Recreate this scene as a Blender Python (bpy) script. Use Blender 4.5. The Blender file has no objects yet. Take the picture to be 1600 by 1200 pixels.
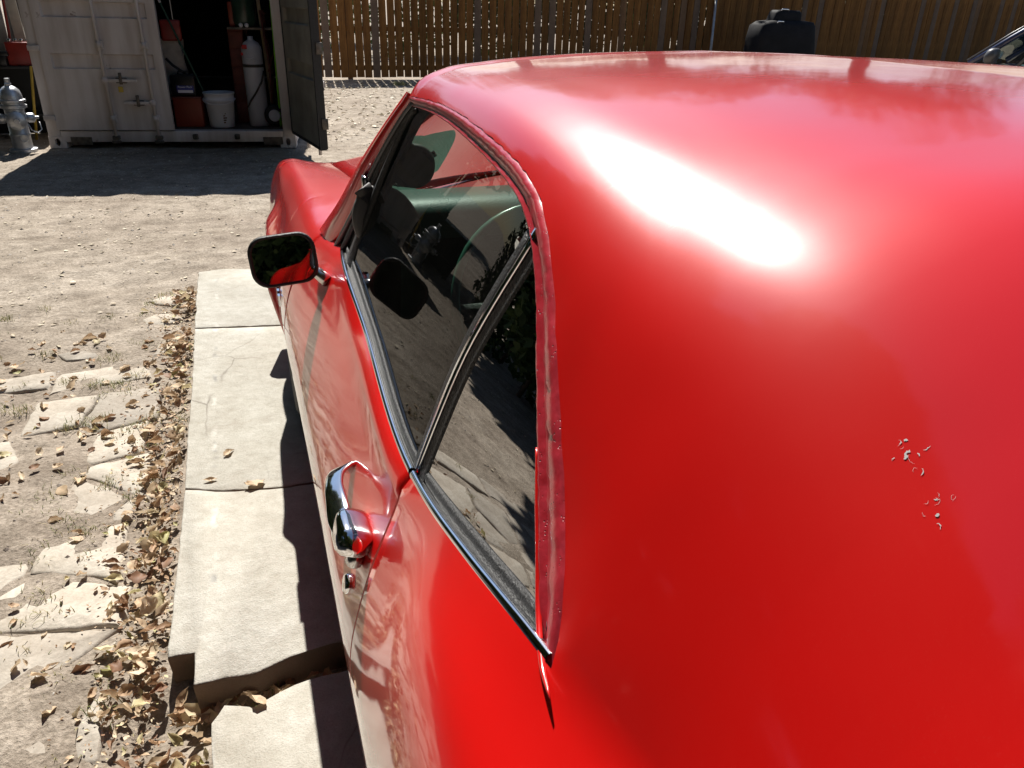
import bpy, bmesh, math, random
import numpy as np
from mathutils import Vector, Matrix
random.seed(7); RNG = np.random.default_rng(11)
scene = bpy.context.scene
COL = scene.collection
R = math.radians
# ------------------------------------------------------------------ camera, sky, sun, exposure
CAM = (-0.914, -0.738, 1.396)
PITCH, ROLL, YAW = R(26.413), R(1.593), R(19.195)
cd = bpy.data.cameras.new('camera'); cam = bpy.data.objects.new('camera', cd); COL.objects.link(cam)
fw = Vector((math.sin(YAW)*math.cos(PITCH), math.cos(YAW)*math.cos(PITCH), -math.sin(PITCH)))
rt0 = Vector((math.cos(YAW), -math.sin(YAW), 0)); up0 = rt0.cross(fw)
rt = rt0*math.cos(ROLL)+up0*math.sin(ROLL); up = -rt0*math.sin(ROLL)+up0*math.cos(ROLL)
cam.matrix_world = Matrix(((rt.x, up.x, -fw.x, CAM[0]), (rt.y, up.y, -fw.y, CAM[1]), (rt.z, up.z, -fw.z, CAM[2]), (0, 0, 0, 1)))
cd.sensor_width = 36; cd.sensor_fit = 'HORIZONTAL'; cd.lens = 36*1205.671/1600
cd.clip_start = 0.02; cd.clip_end = 2000
scene.camera = cam
SUN_EL, SUN_AZ = R(49.5), R(5.0)          # azimuth from +Y towards +X
sdir = Vector((math.sin(SUN_AZ)*math.cos(SUN_EL), math.cos(SUN_AZ)*math.cos(SUN_EL), math.sin(SUN_EL)))
world = bpy.data.worlds.new('World'); scene.world = world; world.use_nodes = True
wn = world.node_tree; wn.nodes.clear()
sky = wn.nodes.new('ShaderNodeTexSky'); sky.sky_type = 'NISHITA'; sky.sun_disc = False
sky.sun_elevation = SUN_EL; sky.sun_rotation = SUN_AZ; sky.air_density = 1.0; sky.dust_density = 0.4; sky.ozone_density = 1.2
bg = wn.nodes.new('ShaderNodeBackground'); bg.inputs[1].default_value = 0.06
wo = wn.nodes.new('ShaderNodeOutputWorld'); wn.links.new(sky.outputs[0], bg.inputs[0]); wn.links.new(bg.outputs[0], wo.inputs[0])
sl = bpy.data.lights.new('sun', 'SUN'); sl.energy = 5.0; sl.angle = R(0.53); sl.color = (1, .955, .88)
so = bpy.data.objects.new('sun', sl); COL.objects.link(so)
so.rotation_euler = (-sdir).to_track_quat('-Z', 'Y').to_euler(); so.location = sdir*60
vs = scene.view_settings; vs.view_transform = 'Standard'; vs.look = 'None'; vs.gamma = 1; vs.use_curve_mapping = False
vs.exposure = 0.85

# ------------------------------------------------------------------ materials
def newmat(name):
    m = bpy.data.materials.new(name); m.use_nodes = True
    nt = m.node_tree; b = nt.nodes['Principled BSDF']; return m, nt, b
def N(nt, typ, **kw):
    n = nt.nodes.new(typ)
    for k, v in kw.items():
        if k in n.inputs: n.inputs[k].default_value = v
        else: setattr(n, k, v)
    return n
def L(nt, a, b): nt.links.new(a, b)
def ramp(nt, fac, stops):
    r = nt.nodes.new('ShaderNodeValToRGB'); e = r.color_ramp.elements
    while len(e) < len(stops): e.new(.5)
    for i, (p, c) in enumerate(stops): e[i].position = p; e[i].color = (*c, 1) if len(c) == 3 else c
    L(nt, fac, r.inputs[0]); return r.outputs[0]
def coords(nt, scale=None, which='Object'):
    tc = N(nt, 'ShaderNodeTexCoord'); o = tc.outputs[which]
    if scale:
        mp = N(nt, 'ShaderNodeMapping'); mp.inputs['Scale'].default_value = scale; L(nt, o, mp.inputs[0]); o = mp.outputs[0]
    return o
def noise(nt, vec, scale, detail=4, rough=.55, dist=0):
    n = N(nt, 'ShaderNodeTexNoise'); n.inputs['Scale'].default_value = scale; n.inputs['Detail'].default_value = detail
    n.inputs['Roughness'].default_value = rough; n.inputs['Distortion'].default_value = dist
    if vec is not None: L(nt, vec, n.inputs['Vector'])
    return n.outputs['Fac']
def bump(nt, h, b, strength=.3, dist=.01, prev=None, key='Normal'):
    bp = N(nt, 'ShaderNodeBump'); bp.inputs['Strength'].default_value = strength; bp.inputs['Distance'].default_value = dist
    L(nt, h, bp.inputs['Height'])
    if prev: L(nt, prev, bp.inputs['Normal'])
    if b: L(nt, bp.outputs[0], b.inputs[key])
    return bp.outputs[0]
def mixc(nt, fac, a, b, mode='MIX'):
    m = N(nt, 'ShaderNodeMix', data_type='RGBA', blend_type=mode)
    for i, s in ((6, a), (7, b)):
        if isinstance(s, tuple): m.inputs[i].default_value = (*s, 1)
        else: L(nt, s, m.inputs[i])
    if isinstance(fac, float): m.inputs[0].default_value = fac
    else: L(nt, fac, m.inputs[0])
    return m.outputs[2]
def simple(name, col, rough=.6, metal=0, var=.25, nscale=8, bumps=0, bscale=40, coat=0, spec=.5):
    """a base colour broken up by noise, with optional fine relief"""
    m, nt, b = newmat(name); v = coords(nt)
    f = noise(nt, v, nscale, 6)
    dark = tuple(c*(1-var) for c in col); lite = tuple(min(1, c*(1+var)) for c in col)
    L(nt, ramp(nt, f, [(.3, dark), (.7, lite)]), b.inputs['Base Color'])
    b.inputs['Roughness'].default_value = rough; b.inputs['Metallic'].default_value = metal
    b.inputs['Specular IOR Level'].default_value = spec
    if coat: b.inputs['Coat Weight'].default_value = coat; b.inputs['Coat Roughness'].default_value = .05
    if bumps: bump(nt, noise(nt, v, bscale, 5), b, bumps, .01)
    return m
M = {}
def mat_paint():
    m, nt, b = newmat('red_paint'); v = coords(nt)
    big = noise(nt, v, 3.0, 3); fine = noise(nt, v, 45, 6, .6); dust = noise(nt, v, 420, 3)
    c = ramp(nt, big, [(.3, (.55, .0034, .0026)), (.7, (.60, .0048, .0036))])
    # faded, chalky speckle in the old paint
    sp = ramp(nt, dust, [(.66, (0, 0, 0)), (.78, (1, 1, 1))]); spk = N(nt, 'ShaderNodeMath', operation='MULTIPLY'); L(nt, sp, spk.inputs[0]); spk.inputs[1].default_value = .05
    c = mixc(nt, spk.outputs[0], c, (.62, .10, .09)); L(nt, c, b.inputs['Base Color'])
    b.inputs['Roughness'].default_value = .38; b.inputs['Specular IOR Level'].default_value = .28
    b.inputs['Coat Weight'].default_value = 1.0; b.inputs['Coat IOR'].default_value = 1.62
    # upward-facing panels have oxidised (hazier) gloss, the sides stay glossy
    g = N(nt, 'ShaderNodeNewGeometry'); s = N(nt, 'ShaderNodeSeparateXYZ'); L(nt, g.outputs['Normal'], s.inputs[0])
    mr = N(nt, 'ShaderNodeMapRange', interpolation_type='SMOOTHSTEP'); L(nt, s.outputs['Z'], mr.inputs['Value'])
    mr.inputs['From Min'].default_value = .36; mr.inputs['From Max'].default_value = .58
    mr.inputs['To Min'].default_value = .02; mr.inputs['To Max'].default_value = .065; mr.clamp = True
    ad = N(nt, 'ShaderNodeMath', operation='MULTIPLY_ADD'); L(nt, fine, ad.inputs[0]); ad.inputs[1].default_value = .07; L(nt, mr.outputs[0], ad.inputs[2])
    scr = None; tot = ad.outputs[0]
    for ang, sc_ in ((.5, 90), (-.7, 120), (1.4, 75)):
        tc = N(nt, 'ShaderNodeTexCoord'); mp = N(nt, 'ShaderNodeMapping'); mp.inputs['Rotation'].default_value = (0, 0, ang); mp.inputs['Scale'].default_value = (4, sc_*2.2, 4); L(nt, tc.outputs['Object'], mp.inputs[0])
        ln = ramp(nt, noise(nt, mp.outputs[0], 1.6, 3, .6, .6), [(.64, (0, 0, 0)), (.72, (1, 1, 1))])
        mk = ramp(nt, noise(nt, v, 6+ang, 3), [(.45, (0, 0, 0)), (.62, (1, 1, 1))])
        mm = N(nt, 'ShaderNodeMath', operation='MULTIPLY'); L(nt, ln, mm.inputs[0]); L(nt, mk, mm.inputs[1])
        k = N(nt, 'ShaderNodeMath', operation='MULTIPLY_ADD'); L(nt, mm.outputs[0], k.inputs[0]); k.inputs[1].default_value = .06; L(nt, tot, k.inputs[2]); tot = k.outputs[0]
        scr = mm.outputs[0] if scr is None else scr
    L(nt, tot, b.inputs['Coat Roughness'])
    # settled dust on what faces up
    du = ramp(nt, noise(nt, v, 900, 2), [(.62, (0, 0, 0)), (.74, (1, 1, 1))]); dz = N(nt, 'ShaderNodeMath', operation='MULTIPLY'); L(nt, du, dz.inputs[0]); L(nt, mr.outputs[0], dz.inputs[1])
    dz2 = N(nt, 'ShaderNodeMath', operation='MULTIPLY'); L(nt, dz.outputs[0], dz2.inputs[0]); dz2.inputs[1].default_value = .35; L(nt, mixc(nt, dz2.outputs[0], c, (.55, .33, .28)), b.inputs['Base Color'])
    wav = noise(nt, v, 7, 2, .4)
    bn = bump(nt, wav, None, .16, .006)
    bn2 = bump(nt, scr, None, .05, .0006, bn)
    L(nt, bn, b.inputs['Normal']); L(nt, bn2, b.inputs['Coat Normal'])
    return m
M['paint'] = mat_paint()
def mat_sealant():
    m, nt, b = newmat('pitted_red_sealant'); v = coords(nt)
    f = noise(nt, v, 120, 6, .6); c = ramp(nt, f, [(.3, (.40, .016, .026)), (.7, (.50, .035, .055))])
    vo = N(nt, 'ShaderNodeTexVoronoi'); vo.inputs['Scale'].default_value = 330; L(nt, v, vo.inputs['Vector'])
    sel = ramp(nt, noise(nt, v, 38, 3), [(.52, (0, 0, 0)), (.60, (1, 1, 1))])
    pit = ramp(nt, vo.outputs['Distance'], [(.16, (1, 1, 1)), (.26, (0, 0, 0))]); pm_ = N(nt, 'ShaderNodeMath', operation='MULTIPLY'); L(nt, pit, pm_.inputs[0]); L(nt, sel, pm_.inputs[1])
    L(nt, mixc(nt, pm_.outputs[0], c, (.09, .012, .012)), b.inputs['Base Color'])
    b.inputs['Roughness'].default_value = .35; b.inputs['Coat Weight'].default_value = .6; b.inputs['Coat Roughness'].default_value = .12
    inv = N(nt, 'ShaderNodeMath', operation='SUBTRACT'); inv.inputs[0].default_value = 1; L(nt, pm_.outputs[0], inv.inputs[1])
    bn = bump(nt, noise(nt, v, 140, 4), None, .25, .0012); bump(nt, inv.outputs[0], b, .6, .0012, bn)
    return m
M['sealant'] = mat_sealant()
M['chrome'] = simple('chrome', (.80, .81, .83), .09, 1, .06, 30)
M['old_chrome'] = simple('dull_chrome', (.62, .62, .62), .22, 1, .2, 60)
M['mirror'] = simple('mirror_glass', (.55, .57, .62), .01, 1, .01)
M['rubber'] = simple('black_rubber', (.012, .012, .013), .55, 0, .4, 60, .3, 200)
M['felt'] = simple('black_weatherstrip', (.016, .016, .017), .5, 0, .6, 120, .5, 300)
M['black_metal'] = simple('black_metal', (.015, .015, .017), .4, .2, .3, 20)
M['interior'] = simple('dark_interior_vinyl', (.012, .016, .014), .6, 0, .3, 20, .2, 150)
M['headliner'] = simple('headliner', (.03, .03, .028), .9)
M['dash'] = simple('green_dash_pad', (.026, .078, .057), .38, 0, .15, 20, .1, 200)
M['visor'] = simple('grey_visor_vinyl', (.09, .085, .085), .6, 0, .15, 10)
M['wheelgreen'] = simple('green_steering_wheel', (.05, .15, .11), .25, 0, .1, 10)
M['tyre'] = simple('tyre_rubber', (.018, .018, .018), .75, 0, .3, 30, .3, 60)
M['steel'] = simple('steel_wheel', (.42, .42, .43), .35, .9, .2, 20)
def mat_glass(name, tint, refl=1.0):
    m, nt, b = newmat(name); out = nt.nodes['Material Output']; nt.nodes.remove(b)
    tr = N(nt, 'ShaderNodeBsdfTransparent'); tr.inputs[0].default_value = (*tint, 1)
    gl = N(nt, 'ShaderNodeBsdfGlossy'); gl.inputs['Roughness'].default_value = .0; gl.inputs[0].default_value = (refl, refl, refl, 1)
    fr = N(nt, 'ShaderNodeFresnel'); fr.inputs['IOR'].default_value = 1.5
    dirt = noise(nt, coords(nt), 9, 4); df = N(nt, 'ShaderNodeBsdfDiffuse'); df.inputs[0].default_value = (.4, .38, .34, 1)
    dm = N(nt, 'ShaderNodeMath', operation='MULTIPLY'); L(nt, dirt, dm.inputs[0]); dm.inputs[1].default_value = .012
    mx0 = N(nt, 'ShaderNodeMixShader'); L(nt, dm.outputs[0], mx0.inputs[0]); L(nt, tr.outputs[0], mx0.inputs[1]); L(nt, df.outputs[0], mx0.inputs[2])
    mx = N(nt, 'ShaderNodeMixShader'); L(nt, fr.outputs[0], mx.inputs[0]); L(nt, mx0.outputs[0], mx.inputs[1]); L(nt, gl.outputs[0], mx.inputs[2])
    L(nt, mx.outputs[0], out.inputs[0]); return m
M['glass'] = mat_glass('window_glass', (.46, .52, .49), .38)
M['shield'] = mat_glass('windshield_glass', (.72, .82, .77))
def mat_dirt():
    m, nt, b = newmat('dry_dirt'); v = coords(nt)
    a = noise(nt, v, .9, 6, .6); c = noise(nt, v, 9, 8, .65); g = noise(nt, v, 70, 6, .7)
    trk = ramp(nt, noise(nt, coords(nt, (.5, 2.2, 1)), 1.1, 5, .6, .8), [(.40, (.80, .78, .76)), (.58, (1.06, 1.06, 1.06))])
    c1 = ramp(nt, a, [(.3, (.30, .25, .205)), (.5, (.37, .32, .265)), (.72, (.43, .38, .32))])
    c2 = ramp(nt, c, [(.3, (.62, .6, .58)), (.65, (1.1, 1.1, 1.1))]); c1 = mixc(nt, 1.0, c1, c2, 'MULTIPLY')
    c3 = ramp(nt, g, [(.35, (.55, .53, .5)), (.6, (1.12, 1.12, 1.12))]); c1 = mixc(nt, .8, c1, c3, 'MULTIPLY')
    c1 = mixc(nt, .7, c1, trk, 'MULTIPLY')
    L(nt, c1, b.inputs['Base Color']); b.inputs['Roughness'].default_value = .95; b.inputs['Specular IOR Level'].default_value = .15
    bn = bump(nt, c, None, .8, .03); bump(nt, g, b, .8, .008, bn); return m
M['dirt'] = mat_dirt()
def mat_concrete():
    m, nt, b = newmat('old_concrete'); v = coords(nt)
    a = noise(nt, v, 2.2, 7, .62); f = noise(nt, v, 22, 8, .7); s = noise(nt, v, 240, 3)
    c = ramp(nt, a, [(.28, (.33, .305, .26)), (.5, (.43, .412, .365)), (.72, (.50, .487, .445))])
    c = mixc(nt, .7, c, ramp(nt, f, [(.3, (.78, .76, .72)), (.62, (1.08, 1.08, 1.08))]), 'MULTIPLY')
    c = mixc(nt, .5, c, ramp(nt, s, [(.3, (.7, .68, .64)), (.55, (1.05, 1.05, 1.05))]), 'MULTIPLY')
    # worn seam line of grey patches running along the left of the slabs
    sx = N(nt, 'ShaderNodeSeparateXYZ'); L(nt, v, sx.inputs[0])
    wob = N(nt, 'ShaderNodeMath', operation='MULTIPLY_ADD'); L(nt, noise(nt, v, 14, 3), wob.inputs[0]); wob.inputs[1].default_value = .05; L(nt, sx.outputs['X'], wob.inputs[2])
    d = N(nt, 'ShaderNodeMath', operation='SUBTRACT'); L(nt, wob.outputs[0], d.inputs[0]); d.inputs[1].default_value = -1.105
    ab = N(nt, 'ShaderNodeMath', operation='ABSOLUTE'); L(nt, d.outputs[0], ab.inputs[0])
    line = ramp(nt, ab.outputs[0], [(.004, (1, 1, 1)), (.012, (0, 0, 0))])
    pat = ramp(nt, noise(nt, coords(nt, (1, 5, 1)), 1.5, 3), [(.54, (0, 0, 0)), (.60, (.8, .8, .8))])
    lm = N(nt, 'ShaderNodeMath', operation='MULTIPLY'); L(nt, line, lm.inputs[0]); L(nt, pat, lm.inputs[1])
    pc = ramp(nt, noise(nt, v, 6, 2), [(.45, (.24, .235, .22)), (.55, (.54, .52, .47))])
    c = mixc(nt, lm.outputs[0], c, pc)
    vc = N(nt, 'ShaderNodeTexVoronoi', feature='DISTANCE_TO_EDGE'); vc.inputs['Scale'].default_value = 1.7; wv = mixc(nt, .12, v, N(nt, 'ShaderNodeTexNoise').outputs['Color']); L(nt, wv, vc.inputs['Vector'])
    crk = ramp(nt, vc.outputs['Distance'], [(.0, (.75, .75, .75)), (.006, (0, 0, 0))]); cmk = ramp(nt, noise(nt, v, 1.3, 3), [(.52, (0, 0, 0)), (.6, (1, 1, 1))]); cm_ = N(nt, 'ShaderNodeMath', operation='MULTIPLY'); L(nt, crk, cm_.inputs[0]); L(nt, cmk, cm_.inputs[1])
    c = mixc(nt, cm_.outputs[0], c, (.14, .12, .10))
    st = ramp(nt, noise(nt, v, 4.5, 6, .7, 1.5), [(.52, (0, 0, 0)), (.75, (.55, .55, .55))]); c = mixc(nt, st, c, (.27, .235, .19))
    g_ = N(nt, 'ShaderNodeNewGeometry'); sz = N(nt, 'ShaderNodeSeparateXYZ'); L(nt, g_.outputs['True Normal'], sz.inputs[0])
    side_brown = ramp(nt, sz.outputs['Z'], [(.3, (.8, .8, .8)), (.7, (0, 0, 0))]); c = mixc(nt, side_brown, c, (.19, .135, .10))  # steep faces mixed towards dark brown
    L(nt, c, b.inputs['Base Color']); b.inputs['Roughness'].default_value = .9; b.inputs['Specular IOR Level'].default_value = .2
    bn = bump(nt, f, None, .45, .012); bump(nt, s, b, .45, .003, bn); return m
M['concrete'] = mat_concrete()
def mat_stone():
    m, nt, b = newmat('flagstone'); v = coords(nt, None); oi = N(nt, 'ShaderNodeObjectInfo')
    a = noise(nt, v, 6, 7, .6); f = noise(nt, v, 60, 6, .7)
    c = ramp(nt, a, [(.28, (.33, .29, .245)), (.5, (.42, .385, .335)), (.7, (.50, .47, .42))])
    c = mixc(nt, .6, c, ramp(nt, f, [(.3, (.7, .68, .65)), (.6, (1.08, 1.08, 1.08))]), 'MULTIPLY')
    rv = ramp(nt, oi.outputs['Random'], [(0, (.78, .76, .74)), (1, (1.12, 1.1, 1.06))]); c = mixc(nt, 1.0, c, rv, 'MULTIPLY')
    L(nt, c, b.inputs['Base Color']); b.inputs['Roughness'].default_value = .9; b.inputs['Specular IOR Level'].default_value = .2
    bn = bump(nt, a, None, .5, .02); bump(nt, f, b, .5, .005, bn); return m
M['stone'] = mat_stone()
def mat_leaf(name, stops, trans=.25):
    m, nt, b = newmat(name); at = N(nt, 'ShaderNodeNewGeometry')
    c = ramp(nt, at.outputs['Random Per Island'], stops)
    v = coords(nt); c = mixc(nt, .6, c, ramp(nt, noise(nt, v, 50, 4), [(.3, (.65, .6, .55)), (.65, (1.1, 1.1, 1.1))]), 'MULTIPLY')
    L(nt, c, b.inputs['Base Color']); b.inputs['Roughness'].default_value = .6; b.inputs['Specular IOR Level'].default_value = .35
    out = nt.nodes['Material Output']; tl = N(nt, 'ShaderNodeBsdfTranslucent'); L(nt, c, tl.inputs[0])
    mx = N(nt, 'ShaderNodeMixShader'); mx.inputs[0].default_value = trans; L(nt, b.outputs[0], mx.inputs[1]); L(nt, tl.outputs[0], mx.inputs[2]); L(nt, mx.outputs[0], out.inputs[0]); return m
M['dead_leaf'] = mat_leaf('dead_leaf', [(0, (.24, .13, .075)), (.25, (.42, .27, .16)), (.5, (.58, .43, .28)), (.85, (.70, .59, .43)), (.95, (.60, .53, .30)), (1, (.46, .46, .2))], .25)
M['pale_leaf'] = mat_leaf('pale_leaf', [(0, (.36, .29, .2)), (.5, (.5, .43, .31)), (1, (.6, .55, .42))], .1)
M['grass'] = mat_leaf('grass_blade', [(0, (.12, .17, .045)), (.4, (.26, .27, .10)), (1, (.50, .42, .24))], .3)
M['foliage'] = mat_leaf('foliage', [(0, (.025, .05, .014)), (.5, (.05, .09, .024)), (1, (.09, .13, .04))], .3)
M['bark'] = simple('bark', (.10, .07, .05), .95, 0, .4, 6, .8, 12)
def mat_fence():
    m, nt, b = newmat('stained_cedar'); oi = N(nt, 'ShaderNodeObjectInfo')
    v = coords(nt, (14, 14, .8)); a = noise(nt, v, 1.6, 7, .65, 1.2); k = noise(nt, coords(nt), 5, 4)
    c = ramp(nt, a, [(.25, (.075, .033, .010)), (.5, (.15, .072, .020)), (.75, (.21, .105, .032))])
    grey = ramp(nt, oi.outputs['Random'], [(.74, (0, 0, 0)), (.80, (.75, .75, .75))])
    c = mixc(nt, grey, c, (.13, .105, .085))
    c = mixc(nt, .5, c, ramp(nt, k, [(.3, (.55, .5, .45)), (.65, (1.15, 1.12, 1.1))]), 'MULTIPLY')
    c = mixc(nt, 1.0, c, ramp(nt, oi.outputs['Random'], [(0, (.8, .8, .8)), (.5, (1.2, 1.15, 1.1)), (1, (.9, .9, .95))]), 'MULTIPLY')
    L(nt, c, b.inputs['Base Color']); b.inputs['Roughness'].default_value = .8; b.inputs['Specular IOR Level'].default_value = .2
    bump(nt, a, b, .4, .006); return m
M['fence'] = mat_fence()
def mat_container():
    m, nt, b = newmat('beige_container_paint'); v = coords(nt)
    a = noise(nt, v, 1.4, 6, .6); r = noise(nt, v, 7, 8, .7); d = noise(nt, coords(nt, (6, 6, .7)), 1.5, 6)
    c = ramp(nt, a, [(.3, (.58, .53, .515)), (.7, (.68, .63, .61))])
    c = mixc(nt, .6, c, ramp(nt, d, [(.33, (.66, .61, .55)), (.6, (1.05, 1.05, 1.05))]), 'MULTIPLY')
    rust = ramp(nt, r, [(.635, (0, 0, 0)), (.70, (.9, .9, .9))]); c = mixc(nt, rust, c, (.13, .055, .025))
    L(nt, c, b.inputs['Base Color']); b.inputs['Roughness'].default_value = .55; bump(nt, r, b, .15, .004); return m
M['container'] = mat_container()
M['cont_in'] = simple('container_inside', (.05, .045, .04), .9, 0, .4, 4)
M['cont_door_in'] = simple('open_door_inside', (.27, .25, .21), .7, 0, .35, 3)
M['hinge'] = simple('greasy_steel', (.12, .105, .09), .5, .5, .5, 20)
M['ply'] = simple('container_floor', (.10, .07, .05), .9, 0, .4, 6)
M['bucket'] = simple('white_plastic', (.72, .74, .80), .35, 0, .06, 6)
M['print'] = simple('dark_print', (.12, .07, .05), .6, 0, .6, 60)
M['orange_case'] = simple('orange_plastic', (.26, .04, .018), .45, 0, .2, 5)
M['black_plastic'] = simple('black_plastic', (.012, .012, .014), .35, 0, .2, 10)
M['blue_label'] = simple('blue_label', (.03, .035, .25), .4, 0, .1)
M['white_label'] = simple('white_label', (.8, .8, .85), .4, 0, .05)
M['cyl'] = simple('pale_grey_cylinder_paint', (.50, .51, .56), .35, 0, .12, 4)
M['red_print'] = simple('red_print', (.5, .02, .02), .5)
M['strap'] = simple('canvas_strap', (.05, .045, .04), .9)
M['rust_red'] = simple('rusty_red_paint', (.13, .030, .020), .6, 0, .4, 8)
M['green_tank'] = simple('green_tank_paint', (.025, .06, .04), .3, 0, .2, 8)
M['lime'] = simple('lime_green_plastic', (.25, .65, .04), .4, 0, .1)
M['dkgreen'] = simple('dark_green_pole', (.02, .07, .045), .4, 0, .2)
M['plank'] = simple('pale_plank', (.62, .48, .30), .8, 0, .2, 10)
M['bag'] = simple('grey_paper_bag', (.42, .38, .33), .85, 0, .25, 10, .4, 14)
M['yellow'] = simple('yellow_paint', (.55, .38, .06), .5, 0, .2)
M['red_metal'] = simple('red_metal_paint', (.28, .025, .018), .45, 0, .25, 10)
M['white_wood'] = simple('white_painted_wood', (.6, .57, .5), .7, 0, .2, 8)
M['hydrant'] = simple('aluminium_paint', (.52, .54, .57), .38, .65, .25, 9, .3, 60)
M['navy'] = simple('navy_car_paint', (.012, .018, .07), .35, .1, .1, 10, coat=1)
M['dark_trim'] = simple('grey_trim', (.10, .10, .105), .4, .3, .2)
M['seat_grey'] = simple('grey_cloth', (.05, .055, .055), .8)
M['tarp'] = simple('black_vinyl_cover', (.008, .008, .010), .7, 0, .3, 5, .5, 6, spec=.15)
M['pipe'] = simple('galvanised_pipe', (.35, .35, .35), .5, .6, .3, 8)
M['primer'] = simple('bare_grey_primer', (.50, .50, .49), .6, 0, .2, 80)
M['gravel'] = mat_leaf('pebbles', [(0, (.22, .18, .15)), (.5, (.36, .32, .28)), (1, (.55, .52, .47))], 0.0)
M['house_wall'] = simple('dark_brown_siding', (.05, .035, .028), .85, 0, .25, 3)
M['bluecloth'] = simple('blue_tarp_edge', (.05, .09, .2), .7)

# ------------------------------------------------------------------ mesh helpers
def link(name, me, mat=None, parent=None, smooth=True):
    o = bpy.data.objects.new(name, me); COL.objects.link(o)
    if mat and not me.materials: me.materials.append(M[mat] if isinstance(mat, str) else mat)
    if parent: o.parent = parent
    if smooth and len(me.polygons): me.polygons.foreach_set('use_smooth', [True]*len(me.polygons))
    return o
def raw(name, verts, faces):
    me = bpy.data.meshes.new(name); me.from_pydata([tuple(map(float, v)) for v in verts], [], faces); me.validate(); me.update(); return me
class MB:
    def __init__(s): s.v = []; s.f = []
    def add(s, vs, fs):
        n = len(s.v); s.v += [tuple(map(float, p)) for p in vs]; s.f += [tuple(n+i for i in f) for f in fs]; return s
    def box(s, c, d, rz=0, rx=0, ry=0, bev=0):
        m = Matrix.Rotation(rz, 3, 'Z') @ Matrix.Rotation(ry, 3, 'Y') @ Matrix.Rotation(rx, 3, 'X'); h = [x/2 for x in d]
        if bev:
            bm = bmesh.new(); bmesh.ops.create_cube(bm, size=1)
            for v in bm.verts: v.co = Vector((v.co.x*d[0], v.co.y*d[1], v.co.z*d[2]))
            bmesh.ops.bevel(bm, geom=list(bm.edges), offset=bev, segments=2, affect='EDGES', profile=.5)
            bm.verts.index_update(); vs = [m @ v.co + Vector(c) for v in bm.verts]; fs = [[v.index for v in f.verts] for f in bm.faces]; bm.free()
            return s.add(vs, fs)
        vs = [m @ Vector((x*h[0], y*h[1], z*h[2])) + Vector(c) for x in (-1, 1) for y in (-1, 1) for z in (-1, 1)]
        return s.add(vs, [(0, 1, 3, 2), (4, 6, 7, 5), (0, 4, 5, 1), (2, 3, 7, 6), (0, 2, 6, 4), (1, 5, 7, 3)])
    def tube(s, path, r, n=10, cap=True, closed=False):
        P = [Vector(p) for p in path]; rs = r if isinstance(r, (list, tuple)) else [r]*len(P); vs = []; fs = []; k = len(P)
        ref = None
        for i, p in enumerate(P):
            if closed: t = (P[(i+1) % k]-P[i-1]).normalized()
            else: t = (P[min(i+1, k-1)]-P[max(i-1, 0)]).normalized()
            if ref is None: ref = Vector((0, 0, 1)) if abs(t.z) < .9 else Vector((1, 0, 0))
            a = t.cross(ref).normalized(); b = a.cross(t).normalized(); ref = b
            for j in range(n):
                an = 2*math.pi*j/n; vs.append(p + (a*math.cos(an)+b*math.sin(an))*rs[i])
        for i in range(k if closed else k-1):
            for j in range(n): fs.append((i*n+j, i*n+(j+1) % n, ((i+1) % k)*n+(j+1) % n, ((i+1) % k)*n+j))
        if cap and not closed: fs += [tuple(range(n))[::-1], tuple((k-1)*n+j for j in range(n))]
        return s.add(vs, fs)
    def lathe(s, prof, c=(0, 0, 0), n=24, axis='Z', ang=0, mat=None, cap=True):
        vs = []; fs = []
        for r, z in prof:
            for j in range(n):
                a = 2*math.pi*j/n; x, y = r*math.cos(a), r*math.sin(a)
                p = {'Z': (x, y, z), 'X': (z, x, y), 'Y': (x, z, y)}[axis]
                p = Vector(p)
                if mat: p = mat @ p
                vs.append(p+Vector(c))
        for i in range(len(prof)-1):
            for j in range(n): fs.append((i*n+j, i*n+(j+1) % n, (i+1)*n+(j+1) % n, (i+1)*n+j))
        if cap and prof[0][0] > 1e-4: fs.append(tuple(range(n))[::-1])
        if cap and prof[-1][0] > 1e-4: fs.append(tuple((len(prof)-1)*n+j for j in range(n)))
        return s.add(vs, fs)
    def grid(s, rows):
        k = len(rows[0]); vs = [p for r in rows for p in r]
        return s.add(vs, [(i*k+j, i*k+j+1, (i+1)*k+j+1, (i+1)*k+j) for i in range(len(rows)-1) for j in range(k-1)])
    def build(s, name, mat, parent=None, smooth=True, solid=0, bevel=0, auto=None):
        me = raw(name, s.v, s.f)
        bm = bmesh.new(); bm.from_mesh(me); bmesh.ops.remove_doubles(bm, verts=bm.verts, dist=1e-5); bmesh.ops.recalc_face_normals(bm, faces=bm.faces)
        bm.to_mesh(me); bm.free()
        o = link(name, me, mat, parent, smooth)
        if auto is not None:
            me.set_sharp_from_angle(angle=R(auto))
        if solid:
            md = o.modifiers.new('solid', 'SOLIDIFY'); md.thickness = abs(solid); md.offset = -1 if solid > 0 else 1
        if bevel:
            md = o.modifiers.new('bevel', 'BEVEL'); md.width = bevel; md.segments = 2; md.limit_method = 'ANGLE'
        return o
def empty(name, loc=(0, 0, 0), rz=0):
    o = bpy.data.objects.new(name, None); COL.objects.link(o); o.location = loc; o.rotation_euler = (0, 0, rz); o.empty_display_size = .1; return o
def tag(o, label=None, cat=None, group=None, kind=None):
    for k, v in (('label', label), ('category', cat), ('group', group), ('kind', kind)):
        if v: o[k] = v
    return o
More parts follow.
